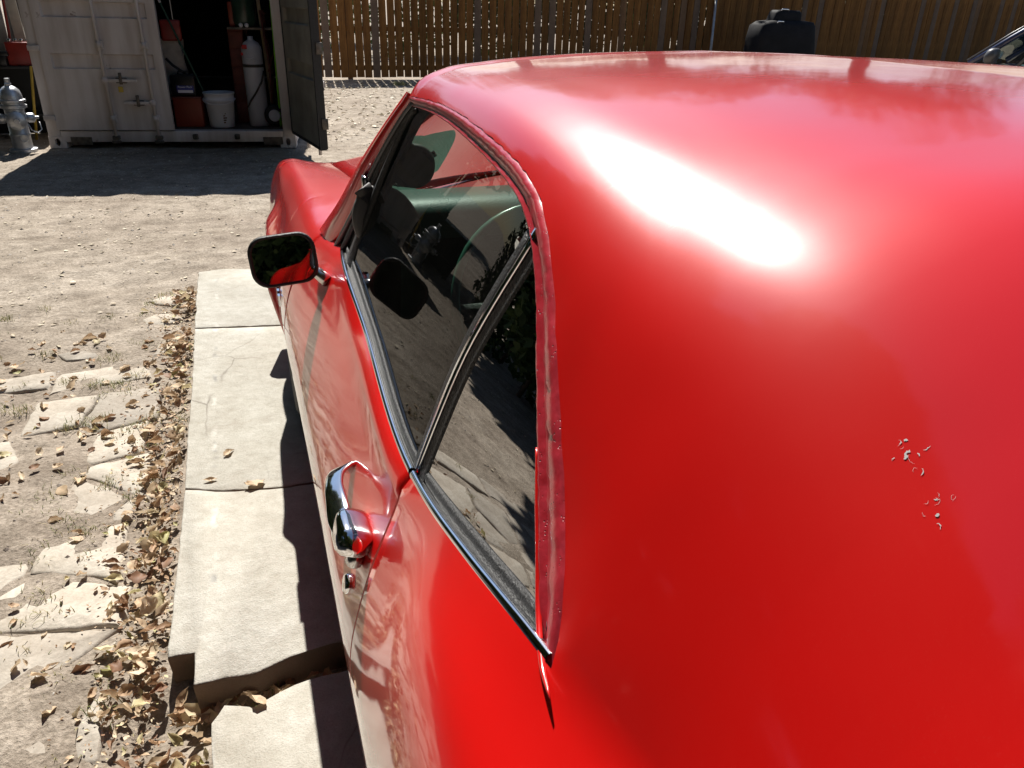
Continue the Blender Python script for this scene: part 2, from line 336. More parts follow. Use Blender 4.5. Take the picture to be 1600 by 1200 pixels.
def cr(xs, ys, q):
    """non-uniform Catmull-Rom (monotone-limited) through xs -> ys (rows), at q"""
    xs = np.asarray(xs, float); ys = np.asarray(ys, float); q = np.atleast_1d(q).astype(float)
    h = np.diff(xs); d = (np.diff(ys, axis=0).T/h).T; m = np.zeros_like(ys)
    m[0], m[-1] = d[0], d[-1]
    for i in range(1, len(xs)-1): m[i] = (d[i-1]*h[i]+d[i]*h[i-1])/(h[i]+h[i-1])
    i = np.clip(np.searchsorted(xs, q)-1, 0, len(xs)-2); t = (q-xs[i])/h[i]; hh = h[i]
    if ys.ndim > 1: t = t[:, None]; hh = hh[:, None]
    t2, t3 = t*t, t*t*t
    return (2*t3-3*t2+1)*ys[i]+(t3-2*t2+t)*hh*m[i]+(-2*t3+3*t2)*ys[i+1]+(t3-t2)*hh*m[i+1]
def resample(pts, n, closed=False):
    """smooth curve through points, n samples by arc length"""
    P = np.asarray(pts, float); s = np.r_[0, np.cumsum(np.linalg.norm(np.diff(P, axis=0), axis=1))]
    dense = cr(s, P, np.linspace(0, s[-1], 240)); s2 = np.r_[0, np.cumsum(np.linalg.norm(np.diff(dense, axis=0), axis=1))]
    t = np.linspace(0, s2[-1], n); return np.stack([np.interp(t, s2, dense[:, k]) for k in range(P.shape[1])], 1)
def vnoise(x, y, seed=0):
    """cheap smooth value noise on arrays"""
    x = np.asarray(x, float); y = np.asarray(y, float); xi = np.floor(x).astype(int); yi = np.floor(y).astype(int); fx = x-xi; fy = y-yi
    def h(a, b):
        n = (a*374761393+b*668265263+seed*1274126177) & 0x7fffffff; n = ((n ^ (n >> 13))*1274126177) & 0x7fffffff
        return ((n ^ (n >> 16)) & 0xffff)/65535.0
    u = fx*fx*(3-2*fx); v = fy*fy*(3-2*fy)
    return (h(xi, yi)*(1-u)+h(xi+1, yi)*u)*(1-v)+(h(xi, yi+1)*(1-u)+h(xi+1, yi+1)*u)*v
def fbm(x, y, seed=0, o=4):
    r = 0; a = .5
    for i in range(o): r = r+a*(vnoise(x, y, seed+i)-.5); x = x*2.03; y = y*2.03; a *= .5
    return r
GZ = -.08      # level of the dirt; the concrete path's top is z = 0

# ------------------------------------------------------------------ ground, concrete path, flagstones
def ground():
    xs = np.unique(np.r_[-400, -200, -90, -45, -25, np.arange(-15, -4, .5), np.arange(-4, -2.2, .08), np.arange(-2.2, .3, .035), np.arange(.3, 4, .2), np.arange(4, 20, 1), 25, 45, 90, 200, 400].round(3))
    ys = np.unique(np.r_[-400, -200, -90, -40, -20, np.arange(-10, -.6, .5), np.arange(-.6, 4.6, .035), np.arange(4.6, 10, .09), np.arange(10, 20, .3), np.arange(20, 40, 2), 60, 90, 200, 500].round(3))
    X, Y = np.meshgrid(xs, ys, indexing='ij')
    Z = GZ + .05*fbm(X*1.3, Y*1.3, 3)*np.clip(1-np.hypot(X, Y-6)/22, 0, 1) + .035*fbm(X*6, Y*6, 9)
    trench = np.exp(-((X+1.30)/.10)**2)*(Y < 3.6)*(Y > -1); Z -= .015*trench
    gap = np.exp(-((Y-.645)/.06)**2)*(X > -1.3)*(X < .3); Z -= .03*gap
    under = (X > -1.1)*(X < -.2)*(Y > -1.9)*(Y < 3.6)*(np.abs(Y-.645) > .12); Z = np.where(under, GZ-.03, Z)
    Z = np.where((np.abs(X+1.5) < 6) & (Y > 7.8) & (Y < 15), np.minimum(Z, GZ+.004), Z)
    n, m = X.shape; v = np.stack([X, Y, Z], -1).reshape(-1, 3)
    idx = np.arange(n*m).reshape(n, m); f = np.stack([idx[:-1, :-1], idx[1:, :-1], idx[1:, 1:], idx[:-1, 1:]], -1).reshape(-1, 4)
    return tag(link('ground', raw('ground', v, f.tolist()), 'dirt'), kind='structure')
GROUND = ground()
def slab_mesh(outline, top, thick, seed):
    """irregular slab with a rough, slightly rounded arris"""
    pts = []
    rr = random.Random(seed)
    k = len(outline)
    for i in range(k):
        a, b = Vector((*outline[i], 0)), Vector((*outline[(i+1) % k], 0)); n = max(2, int((b-a).length/.03)); nr = Vector((-(b-a).y, (b-a).x, 0)).normalized()
        for j in range(n):
            p = a.lerp(b, j/n); w = .006*(float(fbm(p.x*9+seed, p.y*9, 5))*2+.3*rr.uniform(-1, 1)); pts.append(p+nr*w)
    c = sum(pts, Vector())/len(pts)
    def ring(inset, z, jit=0): return [(p.x+(c.x-p.x)/max(.05, (c-p).length)*inset, p.y+(c.y-p.y)/max(.05, (c-p).length)*inset, z+rr.uniform(-jit, jit)) for p in pts]
    rings = [ring(.007, top), ring(.002, top-.002, .001), ring(0, top-.008, .003), ring(.004, top-thick*.5, .005), ring(.010, top-thick, .004)]
    n = len(pts); v = [p for r_ in rings for p in r_]; f = [tuple(range(n))]
    for q in range(4):
        for j in range(n): f.append((q*n+j, (q+1)*n+j, (q+1)*n+(j+1) % n, q*n+(j+1) % n))
    me = raw('concrete_slab', v, f); me.set_sharp_from_angle(angle=R(50)); return me
bed = MB().grid([[(-1.05, -3.0, -.125), (-.30, -3.0, -.125)], [(-1.05, 3.66, -.125), (-.30, 3.66, -.125)]]).build('concrete_path', 'dirt'); tag(bed, kind='structure')
slabs = [([(-1.225, 2.870), (-.83, 2.804), (-.28, 2.850), (-.28, 3.70), (-.95, 3.705), (-1.10, 3.745), (-1.232, 3.72)], 0.0),
         ([(-1.215, 1.50), (-1.10, 1.455), (-.93, 1.425), (-.28, 1.43), (-.28, 2.846), (-.83, 2.80), (-1.224, 2.866)], -.003),
         ([(-1.224, .775), (-1.165, .77), (-1.165, .668), (-1.03, .664), (-.95, .690), (-.82, .705), (-.28, .71), (-.28, 1.42), (-.93, 1.415), (-1.10, 1.445), (-1.213, 1.49)], -.001),
         ([(-1.135, -.95), (-.28, -.95), (-.28, .635), (-.82, .622), (-.95, .618), (-1.04, .575), (-1.098, .60), (-1.125, .56)], -.012),
         ([(-1.15, -2.9), (-.28, -2.9), (-.28, -.97), (-1.14, -.97)], -.008)]
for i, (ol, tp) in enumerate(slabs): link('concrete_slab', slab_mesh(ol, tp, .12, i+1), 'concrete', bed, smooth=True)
# flagstones: jittered Voronoi cells, shrunk and roughened, one object each
def clip(poly, nx, ny, c):
    out = []
    for i in range(len(poly)):
        a, b = poly[i], poly[(i+1) % len(poly)]; da = nx*a[0]+ny*a[1]-c; db = nx*b[0]+ny*b[1]-c
        if da <= 0: out.append(a)
        if da*db < 0: t = da/(da-db); out.append((a[0]+t*(b[0]-a[0]), a[1]+t*(b[1]-a[1])))
    return out
fp = MB().grid([[(-3.3, -1.4, GZ-.035), (-1.42, -1.4, GZ-.035)], [(-3.3, 2.66, GZ-.035), (-1.42, 2.66, GZ-.035)]]).build('flagstone_path', 'dirt'); tag(fp, kind='structure')
rs = random.Random(5); seeds = []
y = -1.3
while y < 2.4:
    x = -3.25+rs.uniform(0, .15)
    while x < -1.36:
        seeds.append((x+rs.uniform(-.07, .07), y+rs.uniform(-.07, .07))); x += rs.uniform(.19, .32)
    y += rs.uniform(.19, .25)
row = [(-3.2+i*.40+rs.uniform(-.03, .03), 2.62+rs.uniform(-.015, .015)) for i in range(5)]
stones = []
for i, (sx, sy) in enumerate(seeds):
    if rs.random() < .07: continue
    poly = [(sx-.3, sy-.3), (sx+.3, sy-.3), (sx+.3, sy+.3), (sx-.3, sy+.3)]
    for j, (tx, ty) in enumerate(seeds):
        if i != j and (tx-sx)**2+(ty-sy)**2 < .6:
            nx, ny = tx-sx, ty-sy; ln = math.hypot(nx, ny); poly = clip(poly, nx/ln, ny/ln, ((sx+tx)/2*nx+(sy+ty)/2*ny)/ln-rs.uniform(.001, .011))
            if len(poly) < 3: break
    poly = clip(poly, 0, 1, 2.43); poly = clip(poly, 1, 0, -1.335-.05*rs.random()) if len(poly) > 2 else poly
    if len(poly) > 2: stones.append(poly)
for i, (sx, sy) in enumerate(row):
    stones.append([(sx-.19, sy-.10-rs.uniform(0, .03)), (sx+.19, sy-.07+.03*rs.uniform(-1, 1)), (sx+.19, sy+.09), (sx-.18, sy+.08-rs.uniform(0, .04))])
for sx, sy, a in ((-1.52, 2.98, .14), (-1.40, 3.22, .12), (-1.36, 2.82, .1), (-1.7, 2.88, .1), (-1.36, 3.52, .13)):   # loose stones in the dirt beyond
    stones.append([(sx+a*rs.uniform(.7, 1.2)*math.cos(k), sy+.7*a*rs.uniform(.7, 1.2)*math.sin(k)) for k in np.arange(0, 6.2, 1.0)])
for k, poly in enumerate(stones):
    pts = []; n0 = len(poly)
    for i in range(n0):
        a, b = poly[i], poly[(i+1) % n0]; d = math.hypot(b[0]-a[0], b[1]-a[1]); n = max(1, int(d/.035))
        for j in range(n):
            t = j/n; pts.append((a[0]+t*(b[0]-a[0])+rs.uniform(-.006, .006), a[1]+t*(b[1]-a[1])+rs.uniform(-.006, .006)))
    if len(pts) < 4: continue
    cx = sum(p[0] for p in pts)/len(pts); cy = sum(p[1] for p in pts)/len(pts); tz = GZ+rs.uniform(-.001, .008); ax, ay = rs.uniform(-.02, .02), rs.uniform(-.02, .02)
    def rg(s, dz): return [((p[0]-cx)*s, (p[1]-cy)*s, dz+(p[0]-cx)*ax+(p[1]-cy)*ay) for p in pts]
    rings = [rg(.90, .001), rg(.965, -.003), rg(1, -.010), rg(1.0, -.04)]
    n = len(pts); v = [p for r_ in rings for p in r_]+[(0, 0, .002)]; f = []
    for j in range(n): f.append((4*n, j, (j+1) % n))
    for q in range(3):
        for j in range(n): f.append((q*n+j, (q+1)*n+j, (q+1)*n+(j+1) % n, q*n+(j+1) % n))
    me = raw('flagstone', v, f); me.set_sharp_from_angle(angle=R(40)); o = link('flagstone', me, 'stone', fp); o.location = (cx, cy, tz)

# ------------------------------------------------------------------ the red coupe
car = empty('coupe_car'); tag(car, 'old red two-door coupe with pitted roof rails parked on concrete slabs', 'car')
ST = [2.78, 2.65, 2.3, 1.9, 1.5, 1.17, .9, .45, 0, -.1, -.2, -.34, -.5, -.7, -1.0, -1.4, -1.83]
SP = [
 [(.60, .42), (.66, .43), (.72, .46), (.755, .53), (.755, .60), (.745, .65), (.735, .69), (.72, .715), (.70, .735), (.67, .742), (.62, .735), (.56, .725)],
 [(.72, .30), (.77, .34), (.80, .42), (.818, .52), (.818, .60), (.808, .66), (.795, .71), (.777, .745), (.755, .770), (.72, .780), (.65, .770), (.574, .762)],
 [(.76, .22), (.80, .30), (.825, .42), (.834, .54), (.832, .63), (.825, .69), (.815, .75), (.802, .795), (.785, .832), (.752, .846), (.68, .832), (.59, .815)],
 [(.77, .20), (.81, .28), (.84, .42), (.855, .53), (.857, .61), (.85, .665), (.838, .715), (.82, .767), (.797, .82), (.76, .860), (.69, .862), (.595, .862)],
 [(.77, .20), (.81, .28), (.845, .42), (.862, .54), (.865, .62), (.859, .672), (.846, .722), (.826, .772), (.80, .822), (.765, .862), (.70, .878), (.60, .893)],
 [(.77, .20), (.81, .28), (.845, .42), (.864, .54), (.868, .62), (.860, .675), (.846, .725), (.826, .772), (.80, .820), (.773, .858), (.742, .876), (.70, .880)],
 [(.77, .20), (.81, .28), (.845, .42), (.862, .54), (.866, .62), (.859, .675), (.845, .725), (.824, .775), (.797, .827), (.772, .865), (.752, .895), (.742, .902)],
 [(.77, .20), (.81, .28), (.845, .42), (.861, .54), (.864, .62), (.858, .675), (.845, .725), (.827, .776), (.804, .829), (.785, .867), (.770, .898), (.762, .904)],
 [(.77, .20), (.81, .28), (.845, .42), (.861, .54), (.8645, .62), (.859, .675), (.847, .725), (.831, .778), (.811, .829), (.795, .868), (.784, .898), (.777, .905)],
 [(.77, .20), (.81, .28), (.845, .42), (.862, .55), (.864, .64), (.854, .715), (.841, .768), (.824, .815), (.806, .858), (.794, .884), (.784, .905), (.775, .923)],
 [(.77, .20), (.81, .28), (.845, .42), (.863, .56), (.863, .66), (.855, .745), (.844, .803), (.831, .847), (.816, .880), (.800, .904), (.784, .924), (.769, .944)],
 [(.77, .20), (.81, .28), (.85, .45), (.8655, .60), (.863, .70), (.856, .785), (.846, .843), (.832, .882), (.816, .909), (.797, .929), (.777, .949), (.757, .973)],
 [(.77, .20), (.81, .28), (.85, .45), (.868, .62), (.867, .73), (.859, .815), (.847, .868), (.829, .902), (.808, .923), (.785, .940), (.761, .960), (.735, .985)],
 [(.77, .20), (.81, .28), (.85, .45), (.876, .64), (.880, .76), (.872, .84), (.857, .886), (.837, .912), (.811, .927), (.780, .942), (.748, .962), (.715, .990)],
 [(.77, .20), (.81, .28), (.85, .45), (.915, .64), (.925, .76), (.922, .84), (.905, .892), (.874, .921), (.828, .933), (.793, .942), (.748, .953), (.700, .968)],
 [(.76, .22), (.80, .30), (.84, .45), (.878, .64), (.884, .77), (.877, .85), (.862, .89), (.838, .91), (.808, .922), (.778, .93), (.755, .936), (.73, .942)],
 [(.70, .36), (.74, .40), (.78, .50), (.80, .62), (.80, .72), (.795, .79), (.785, .83), (.77, .855), (.75, .87), (.73, .88), (.71, .886), (.69, .89)]]
_o = np.argsort(ST); STs = np.array(ST)[_o]; SPs = np.array(SP)[_o]
AX_F, AX_R, WZ = 1.93, -.82, .325
def side_ctrl(y): return cr(STs, SPs.reshape(len(STs), -1), y)[0].reshape(12, 2)
def arch_z(y):
    for c, r in ((AX_F, .365), (AX_R, .365)):
        if abs(y-c) < r: return WZ-.0+math.sqrt(r*r-(y-c)**2)
    return None
def side_prof(y, n=44):
    P = resample(side_ctrl(y), 200); a = arch_z(y); lo = 0
    if a: lo = int(np.argmax(P[:, 1] > a))
    Q = P[lo:]; s = np.r_[0, np.cumsum(np.linalg.norm(np.diff(Q, axis=0), axis=1))]; t = np.linspace(0, s[-1], n)
    Q = np.stack([np.interp(t, s, Q[:, 0]), np.interp(t, s, Q[:, 1])], 1)
    if a:   # rolled wheel lip
        d = s*0; g = np.exp(-(t/.055)**2)*.030*min(1, 3*(1-abs(y-(AX_F if y > 0 else AX_R))/.365)+.2); Q[:, 0] += g
    return Q
def side_y(y0, y1, step=.02):
    k = set(np.linspace(y0, y1, max(3, int(abs(y1-y0)/step)+1)).round(4))
    for c in (AX_F, AX_R):
        for a in np.linspace(0, math.pi, 41):
            v = c+.3645*math.cos(a)
            if min(y0, y1) < v < max(y0, y1): k.add(round(v, 4))
    return sorted(k, reverse=True)
def side_panel(mb, y0, y1, sx, flange=(True, True), curve=None):
    rows = []; ys = side_y(y0, y1)
    for y in ys: rows.append([(sx*w, y, z) for w, z in side_prof(y)])
    for end, yy, inn in ((0, ys[0], -1), (1, ys[-1], 1)):       # turned-in panel edges at the shut lines
        if flange[end]:
            src = rows[0] if end == 0 else rows[-1]
            r1 = [(x-sx*.004, yy-inn*.0025, z) for x, yy_, z in src]; r2 = [(x-sx*.03, yy-inn*.0025, z-.002) for x, yy_, z in src]
            if end == 0: rows = [r2, r1]+rows
            else: rows = rows+[r1, r2]
    top = [r[-1] for r in rows]; 
    mb.grid(rows); return rows
# rail curves (outer and inner edge): y, half width, z
YE = -.375     # where the rail ends on the sail panel
RAIL = np.array([(.705, .624, 1.242), (.388, .63, 1.260), (.166, .64, 1.258), (.022, .649, 1.248), (-.063, .656, 1.231), (-.115, .664, 1.209), (-.162, .675, 1.179), (-.216, .689, 1.139), (-.273, .706, 1.091), (-.328, .723, 1.044), (-.360, .735, 1.013), (-.381, .750, .976)])
INNER = np.array([(.690, .616, 1.226), (.441, .626, 1.238), (.272, .634, 1.236), (.136, .641, 1.230), (.047, .647, 1.223), (-.013, .652, 1.214), (-.054, .657, 1.199), (-.085, .663, 1.183), (-.121, .672, 1.158), (-.168, .687, 1.117), (-.228, .706, 1.065), (-.286, .724, 1.013), (-.345, .742, .965)])
_ra, _ia = resample(RAIL, 40), resample(INNER, 40); RAIL = _ra*.82+_ia*.18; RAIL[-1, 0] = YE
def rail_at(y): return cr(RAIL[::-1, 0], RAIL[::-1, 1:], y)[0]
UT = [.75, .70, .64, .4, 0, -.1, -.2, -.26, YE, -.5, -.7, -.95, -1.15, -1.3]
UP = [
 [(.727, .905), (.674, 1.05), (.638, 1.150), (.620, 1.195), (.597, 1.230), (.553, 1.250), (.475, 1.262), (.317, 1.274), (0, 1.284)],
 [(.733, .94), (.68, 1.085), (.645, 1.185), (.627, 1.228), (.604, 1.262), (.56, 1.281), (.48, 1.292), (.32, 1.303), (0, 1.311)],
 [(.735, .94), (.682, 1.086), (.647, 1.186), (.629, 1.230), (.606, 1.264), (.562, 1.283), (.482, 1.294), (.322, 1.305), (0, 1.314)],
 [(.745, .94), (.69, 1.09), (.655, 1.19), (.637, 1.24), (.614, 1.272), (.57, 1.291), (.49, 1.304), (.33, 1.316), (0, 1.326)],
 [(.761, .94), (.709, 1.08), (.674, 1.180), (.655, 1.228), (.632, 1.259), (.585, 1.282), (.50, 1.299), (.35, 1.316), (0, 1.328)],
 [(.760, .945), (.715, 1.07), (.680, 1.168), (.660, 1.214), (.635, 1.243), (.588, 1.269), (.50, 1.291), (.35, 1.311), (0, 1.327)],
 [(.757, .95), (.722, 1.06), (.684, 1.152), (.662, 1.190), (.632, 1.223), (.585, 1.252), (.50, 1.281), (.35, 1.306), (0, 1.325)],
 [(.757, .955), (.728, 1.03), (.700, 1.104), (.674, 1.154), (.643, 1.199), (.593, 1.240), (.50, 1.277), (.35, 1.304), (0, 1.323)],
 [(.750, .976), (.727, 1.03), (.698, 1.085), (.667, 1.134), (.632, 1.178), (.580, 1.222), (.49, 1.263), (.34, 1.297), (0, 1.317)],
 [(.735, .985), (.712, 1.027), (.687, 1.066), (.657, 1.104), (.617, 1.142), (.560, 1.179), (.475, 1.215), (.325, 1.252), (0, 1.285)],
 [(.715, .988), (.693, 1.009), (.667, 1.032), (.635, 1.055), (.594, 1.072), (.538, 1.090), (.455, 1.108), (.31, 1.130), (0, 1.152)],
 [(.70, .967), (.682, .976), (.658, .987), (.63, .998), (.592, 1.006), (.54, 1.016), (.45, 1.027), (.30, 1.040), (0, 1.055)],
 [(.715, .953), (.695, .959), (.67, .965), (.64, .971), (.60, .977), (.545, .984), (.45, .993), (.30, 1.002), (0, 1.012)],
 [(.722, .946), (.70, .953), (.67, .960), (.64, .967), (.60, .973), (.545, .979), (.45, .986), (.30, .992), (0, .997)]]
_o = np.argsort(UT); UTs = np.array(UT)[_o]; UPs = np.array(UP)[_o]
def up_full(y):
    P = cr(UTs, UPs.reshape(len(UTs), -1), y)[0].reshape(9, 2)
    if y <= YE: P[0] = side_ctrl(y)[11]
    return resample(P, 400)
def up_prof(y, n=44):
    Q = up_full(y)
    if y > YE:
        zr = rail_at(min(y, .705))[1]-(.03*max(0, (y-.705)/.045)); k = int(np.argmax(Q[:, 1] >= zr)); Q = Q[k:]
    s = np.r_[0, np.cumsum(np.linalg.norm(np.diff(Q, axis=0), axis=1))]; t = np.linspace(0, s[-1], n)
    return np.stack([np.interp(t, s, Q[:, 0]), np.interp(t, s, Q[:, 1])], 1)
def fwd(y, w):    # the roof's leading edge bows forward at the centre
    k = np.clip((y-.15)/.55, 0, 1); k = k*k*(3-2*k); return y+.085*k*(1-(w/.63)**2)
def shell():
    mb = MB(); ysr = side_y(-.003, -1.83)
    ysr = sorted(set([y for y in ysr] + [YE]), reverse=True)
    yu = sorted(set([round(v, 4) for v in np.linspace(.75, YE, 110)] + [y for y in ysr if -1.3 < y <= YE]), reverse=True)
    glassrows = []; deck = []
    for sx in (-1, 1):
        rows = []
        for y in ysr: rows.append([(sx*w, y, z) for w, z in side_prof(y)])
        src = rows[0]; rows = [[(x-sx*.03, y-.0, z-.002) for x, y, z in src], [(x-sx*.003, y+.0015, z) for x, y, z in src]]+rows
        mb.grid(rows)
        up_rows = [[(sx*w, float(fwd(y, w)), z) for w, z in up_prof(y)] for y in yu]
        k = len(up_rows[0])
        for i in range(len(up_rows)-1):
            for j in range(k-1):
                ym = (yu[i]+yu[i+1])/2
                if -1.19 < ym < -.60 and j >= 19: continue
                if ym < -1.19 and False: continue
                mb.add([up_rows[i][j], up_rows[i][j+1], up_rows[i+1][j+1], up_rows[i+1][j]], [(0, 1, 2, 3)])
        tail = [up_rows[-1], ] + [[(sx*w*.985, y, z) for w, z in zip(np.linspace(side_ctrl(y)[11][0]/.985, 0, k), np.linspace(side_ctrl(y)[11][1], side_ctrl(y)[11][1]+.03, k))] for y in (-1.32, -1.5, -1.7, -1.83)]
        mb.grid(tail[1:]); mb.grid([tail[0], tail[1]])
        back = [[(sx*w, -1.83, z) for w, z in side_prof(-1.83)], [(0, -1.85, z) for w, z in side_prof(-1.83)]]; mb.grid(back)
        glassrows.append([[(x, y, z-.004) for x, y, z in r[18:]] for r, y in zip(up_rows, yu) if -1.21 < y < -.58])
    me_o = mb.build('body_shell', 'paint', car)
    bm = bmesh.new(); bm.from_mesh(me_o.data); bmesh.ops.remove_doubles(bm, verts=bm.verts, dist=4e-4); bmesh.ops.recalc_face_normals(bm, faces=bm.faces); bm.to_mesh(me_o.data); bm.free()
    me_o.data.polygons.foreach_set('use_smooth', [True]*len(me_o.data.polygons)); me_o.data.set_sharp_from_angle(angle=R(60))
    me_o['label'] = 'red roof, sail panels and rear quarters with hazy worn paint'
    g = MB()
    for r in glassrows: g.grid(r)
    g.build('rear_window', 'glass', car)
    h = MB()   # headliner and pillar lining
    for sx in (-1, 1): h.grid([[(sx*w*.965, float(fwd(y, w)), z-.022) for w, z in up_prof(y, 16)][1:] for y in np.linspace(.70, -.60, 30)])
    h.build('headliner', 'headliner', car)
    return me_o
shell()
for sx in (-1, 1):
    mb = MB(); side_panel(mb, 1.168, .0035, sx); d = mb.build('door', 'paint', car); d.data.set_sharp_from_angle(angle=R(55))
    mb = MB(); rows = side_panel(mb, 2.78, 1.174, sx, (False, True))
    f = mb.build('fender', 'paint', car); f.data.set_sharp_from_angle(angle=R(60))
    # dark backing behind the shut lines
    for yy in (1.171, .000):
        P = side_prof(yy, 30); b = MB().grid([[(sx*(w-.02), yy+.02, z) for w, z in P], [(sx*(w-.02), yy-.02, z) for w, z in P]])
        b.build('door_jamb', 'rubber', car)
# hood and cowl
def hood_row(y, n=22):
    c = side_ctrl(y); w1, z1 = c[11]; zc = z1+.055+.03*np.clip((y-1.3)/-.3+1, 0, 1)
    if y > 2.6: zc = z1+.05
    W = np.linspace(-w1+.004, w1-.004, n); return [(x, y+.04*(1-(x/w1)**2), z1-.002+(zc-z1)*(1-abs(x/w1)**2.2)) for x in W]
mb = MB().grid([hood_row(y) for y in np.linspace(2.76, 1.46, 30)]); hd = mb.build('hood', 'paint', car, solid=.012)
mb = MB()
cw = []
for y in (1.455, 1.40, 1.30, 1.20):
    w1 = .60+(.70-.60)*np.clip((1.5-y)/.33, 0, 1); z1 = .890; W = np.linspace(-w1, w1, 22); cw.append([(x, y+.04*(1-(x/w1)**2), z1+.085*(1-abs(x/w1)**2.2)-(.012 if y < 1.44 else 0)) for x in W])
mb.grid(cw).build('cowl', 'paint', car)
# front panel, grille, bumper, lamps
fr = MB()
zs = [(w, z) for w, z in side_prof(2.78)]
fr.grid([[(-w, 2.78, z) for w, z in zs], [(-.3, 2.80, z) for w, z in zs], [(.3, 2.80, z) for w, z in zs], [(w, 2.78, z) for w, z in zs]]).build('front_panel', 'paint', car)
g = MB()
for i in range(8): g.box((0, 2.815, .47+i*.028), (1.06, .012, .007))
for i in range(15): g.box((-.49+i*.07, 2.812, .57), (.006, .012, .21))
g.build('grille', 'black_metal', car, smooth=False)
for sx in (-1, 1):
    h = MB().lathe([(.088, -.01), (.092, .012), (.080, .022)], (sx*.62, 2.80, .58), 28, 'Y').build('headlight', 'chrome', car)
    MB().lathe([(.079, .016), (.06, .03), (.03, .037), (0, .039)], (sx*.62, 2.80, .58), 28, 'Y').build('lens', 'white_label', h)
    MB().box((sx*.60, -1.86, .70), (.30, .03, .12), bev=.01).build('tail_light', 'red_print', car)
MB().tube([(-.84, 2.62, .42), (-.80, 2.82, .42), (-.5, 2.90, .42), (0, 2.92, .42), (.5, 2.90, .42), (.80, 2.82, .42), (.84, 2.62, .42)], .05, 10).build('bumper', 'chrome', car)
MB().tube([(-.80, -1.70, .52), (-.76, -1.90, .52), (-.4, -1.95, .52), (.4, -1.95, .52), (.76, -1.90, .52), (.80, -1.70, .52)], .05, 10).build('bumper', 'chrome', car)
# windshield
TOPW = [(-.598, .735, 1.222), (-.45, .805, 1.262), (-.2, .825, 1.280), (0, .83, 1.284), (.2, .825, 1.280), (.45, .805, 1.262), (.598, .735, 1.222)]
BOTW = [(-.705, 1.19, .885), (-.5, 1.305, .930), (-.25, 1.375, .955), (0, 1.40, .962), (.25, 1.375, .955), (.5, 1.305, .930), (.705, 1.19, .885)]
tw, bw = resample(TOPW, 30), resample(BOTW, 30)
rows = [tw+(bw-tw)*t+np.array([0, .03, .012])*math.sin(math.pi*t) for t in np.linspace(0, 1, 12)]
MB().grid([list(map(tuple, r)) for r in rows]).build('windshield', 'shield', car)
for cv, nm in ((tw, 'windshield_trim'), (bw, 'windshield_trim')): MB().tube([tuple(p+np.array([0, .006, .004])) for p in cv], .009, 8).build(nm, 'old_chrome', car)
# A pillars with their weatherstrips
AST = np.array([(.739, .815, .886), (.718, .800, .945), (.696, .780, 1.006), (.655, .731, 1.124), (.628, .665, 1.205), (.620, .63, 1.226)])
APL = np.array([(.758, 1.195, .876), (.722, 1.03, .985), (.690, .895, 1.092), (.652, .785, 1.185), (.624, .712, 1.246)])
WSE = np.array([(.708, 1.20, .885), (.682, 1.06, .985), (.650, .925, 1.09), (.620, .815, 1.18), (.598, .745, 1.232)])
for sx in (-1, 1):
    n = 24; a = resample(AST, n); c = resample(APL, n); d = resample(WSE, n)
    S = np.array([sx, 1, 1])
    def ln(t, inw=0, P=a, Q=c): return [(sx*(p[0]*(1-t)+q_[0]*t-inw), p[1]*(1-t)+q_[1]*t, p[2]*(1-t)+q_[2]*t) for p, q_ in zip(P, Q)]
    MB().grid([ln(.62, .022), ln(.66, .004), ln(.80, -.001), ln(1.0, 0), [tuple(p*S) for p in d], [tuple((p-np.array([.03, .03, .01]))*S) for p in d]]).build('pillar', 'paint', car)
    MB().grid([ln(.04, .028), ln(.62, .026), ln(.63, .016)]).build('pillar_channel', 'rubber', car)
    MB().tube([(x, y, z) for x, y, z in ln(.50, .006)], .0055, 8).build('pillar_trim', 'dark_trim', car)
    MB().tube([(x, y, z) for x, y, z in ln(.36, .010)], .007, 8).build('weatherstrip', 'rubber', car)
    MB().grid([ln(-.06, -.002), ln(.0, -.008), ln(.10, -.003), ln(.12, .022)]).build('weatherstrip', 'felt', car, solid=.004)
    k = n//2+1; p = Vector(ln(.50, .003)[k-2])
    MB().box(p, (.012, .03, .035), bev=.004).build('pillar_clip', 'old_chrome', car)
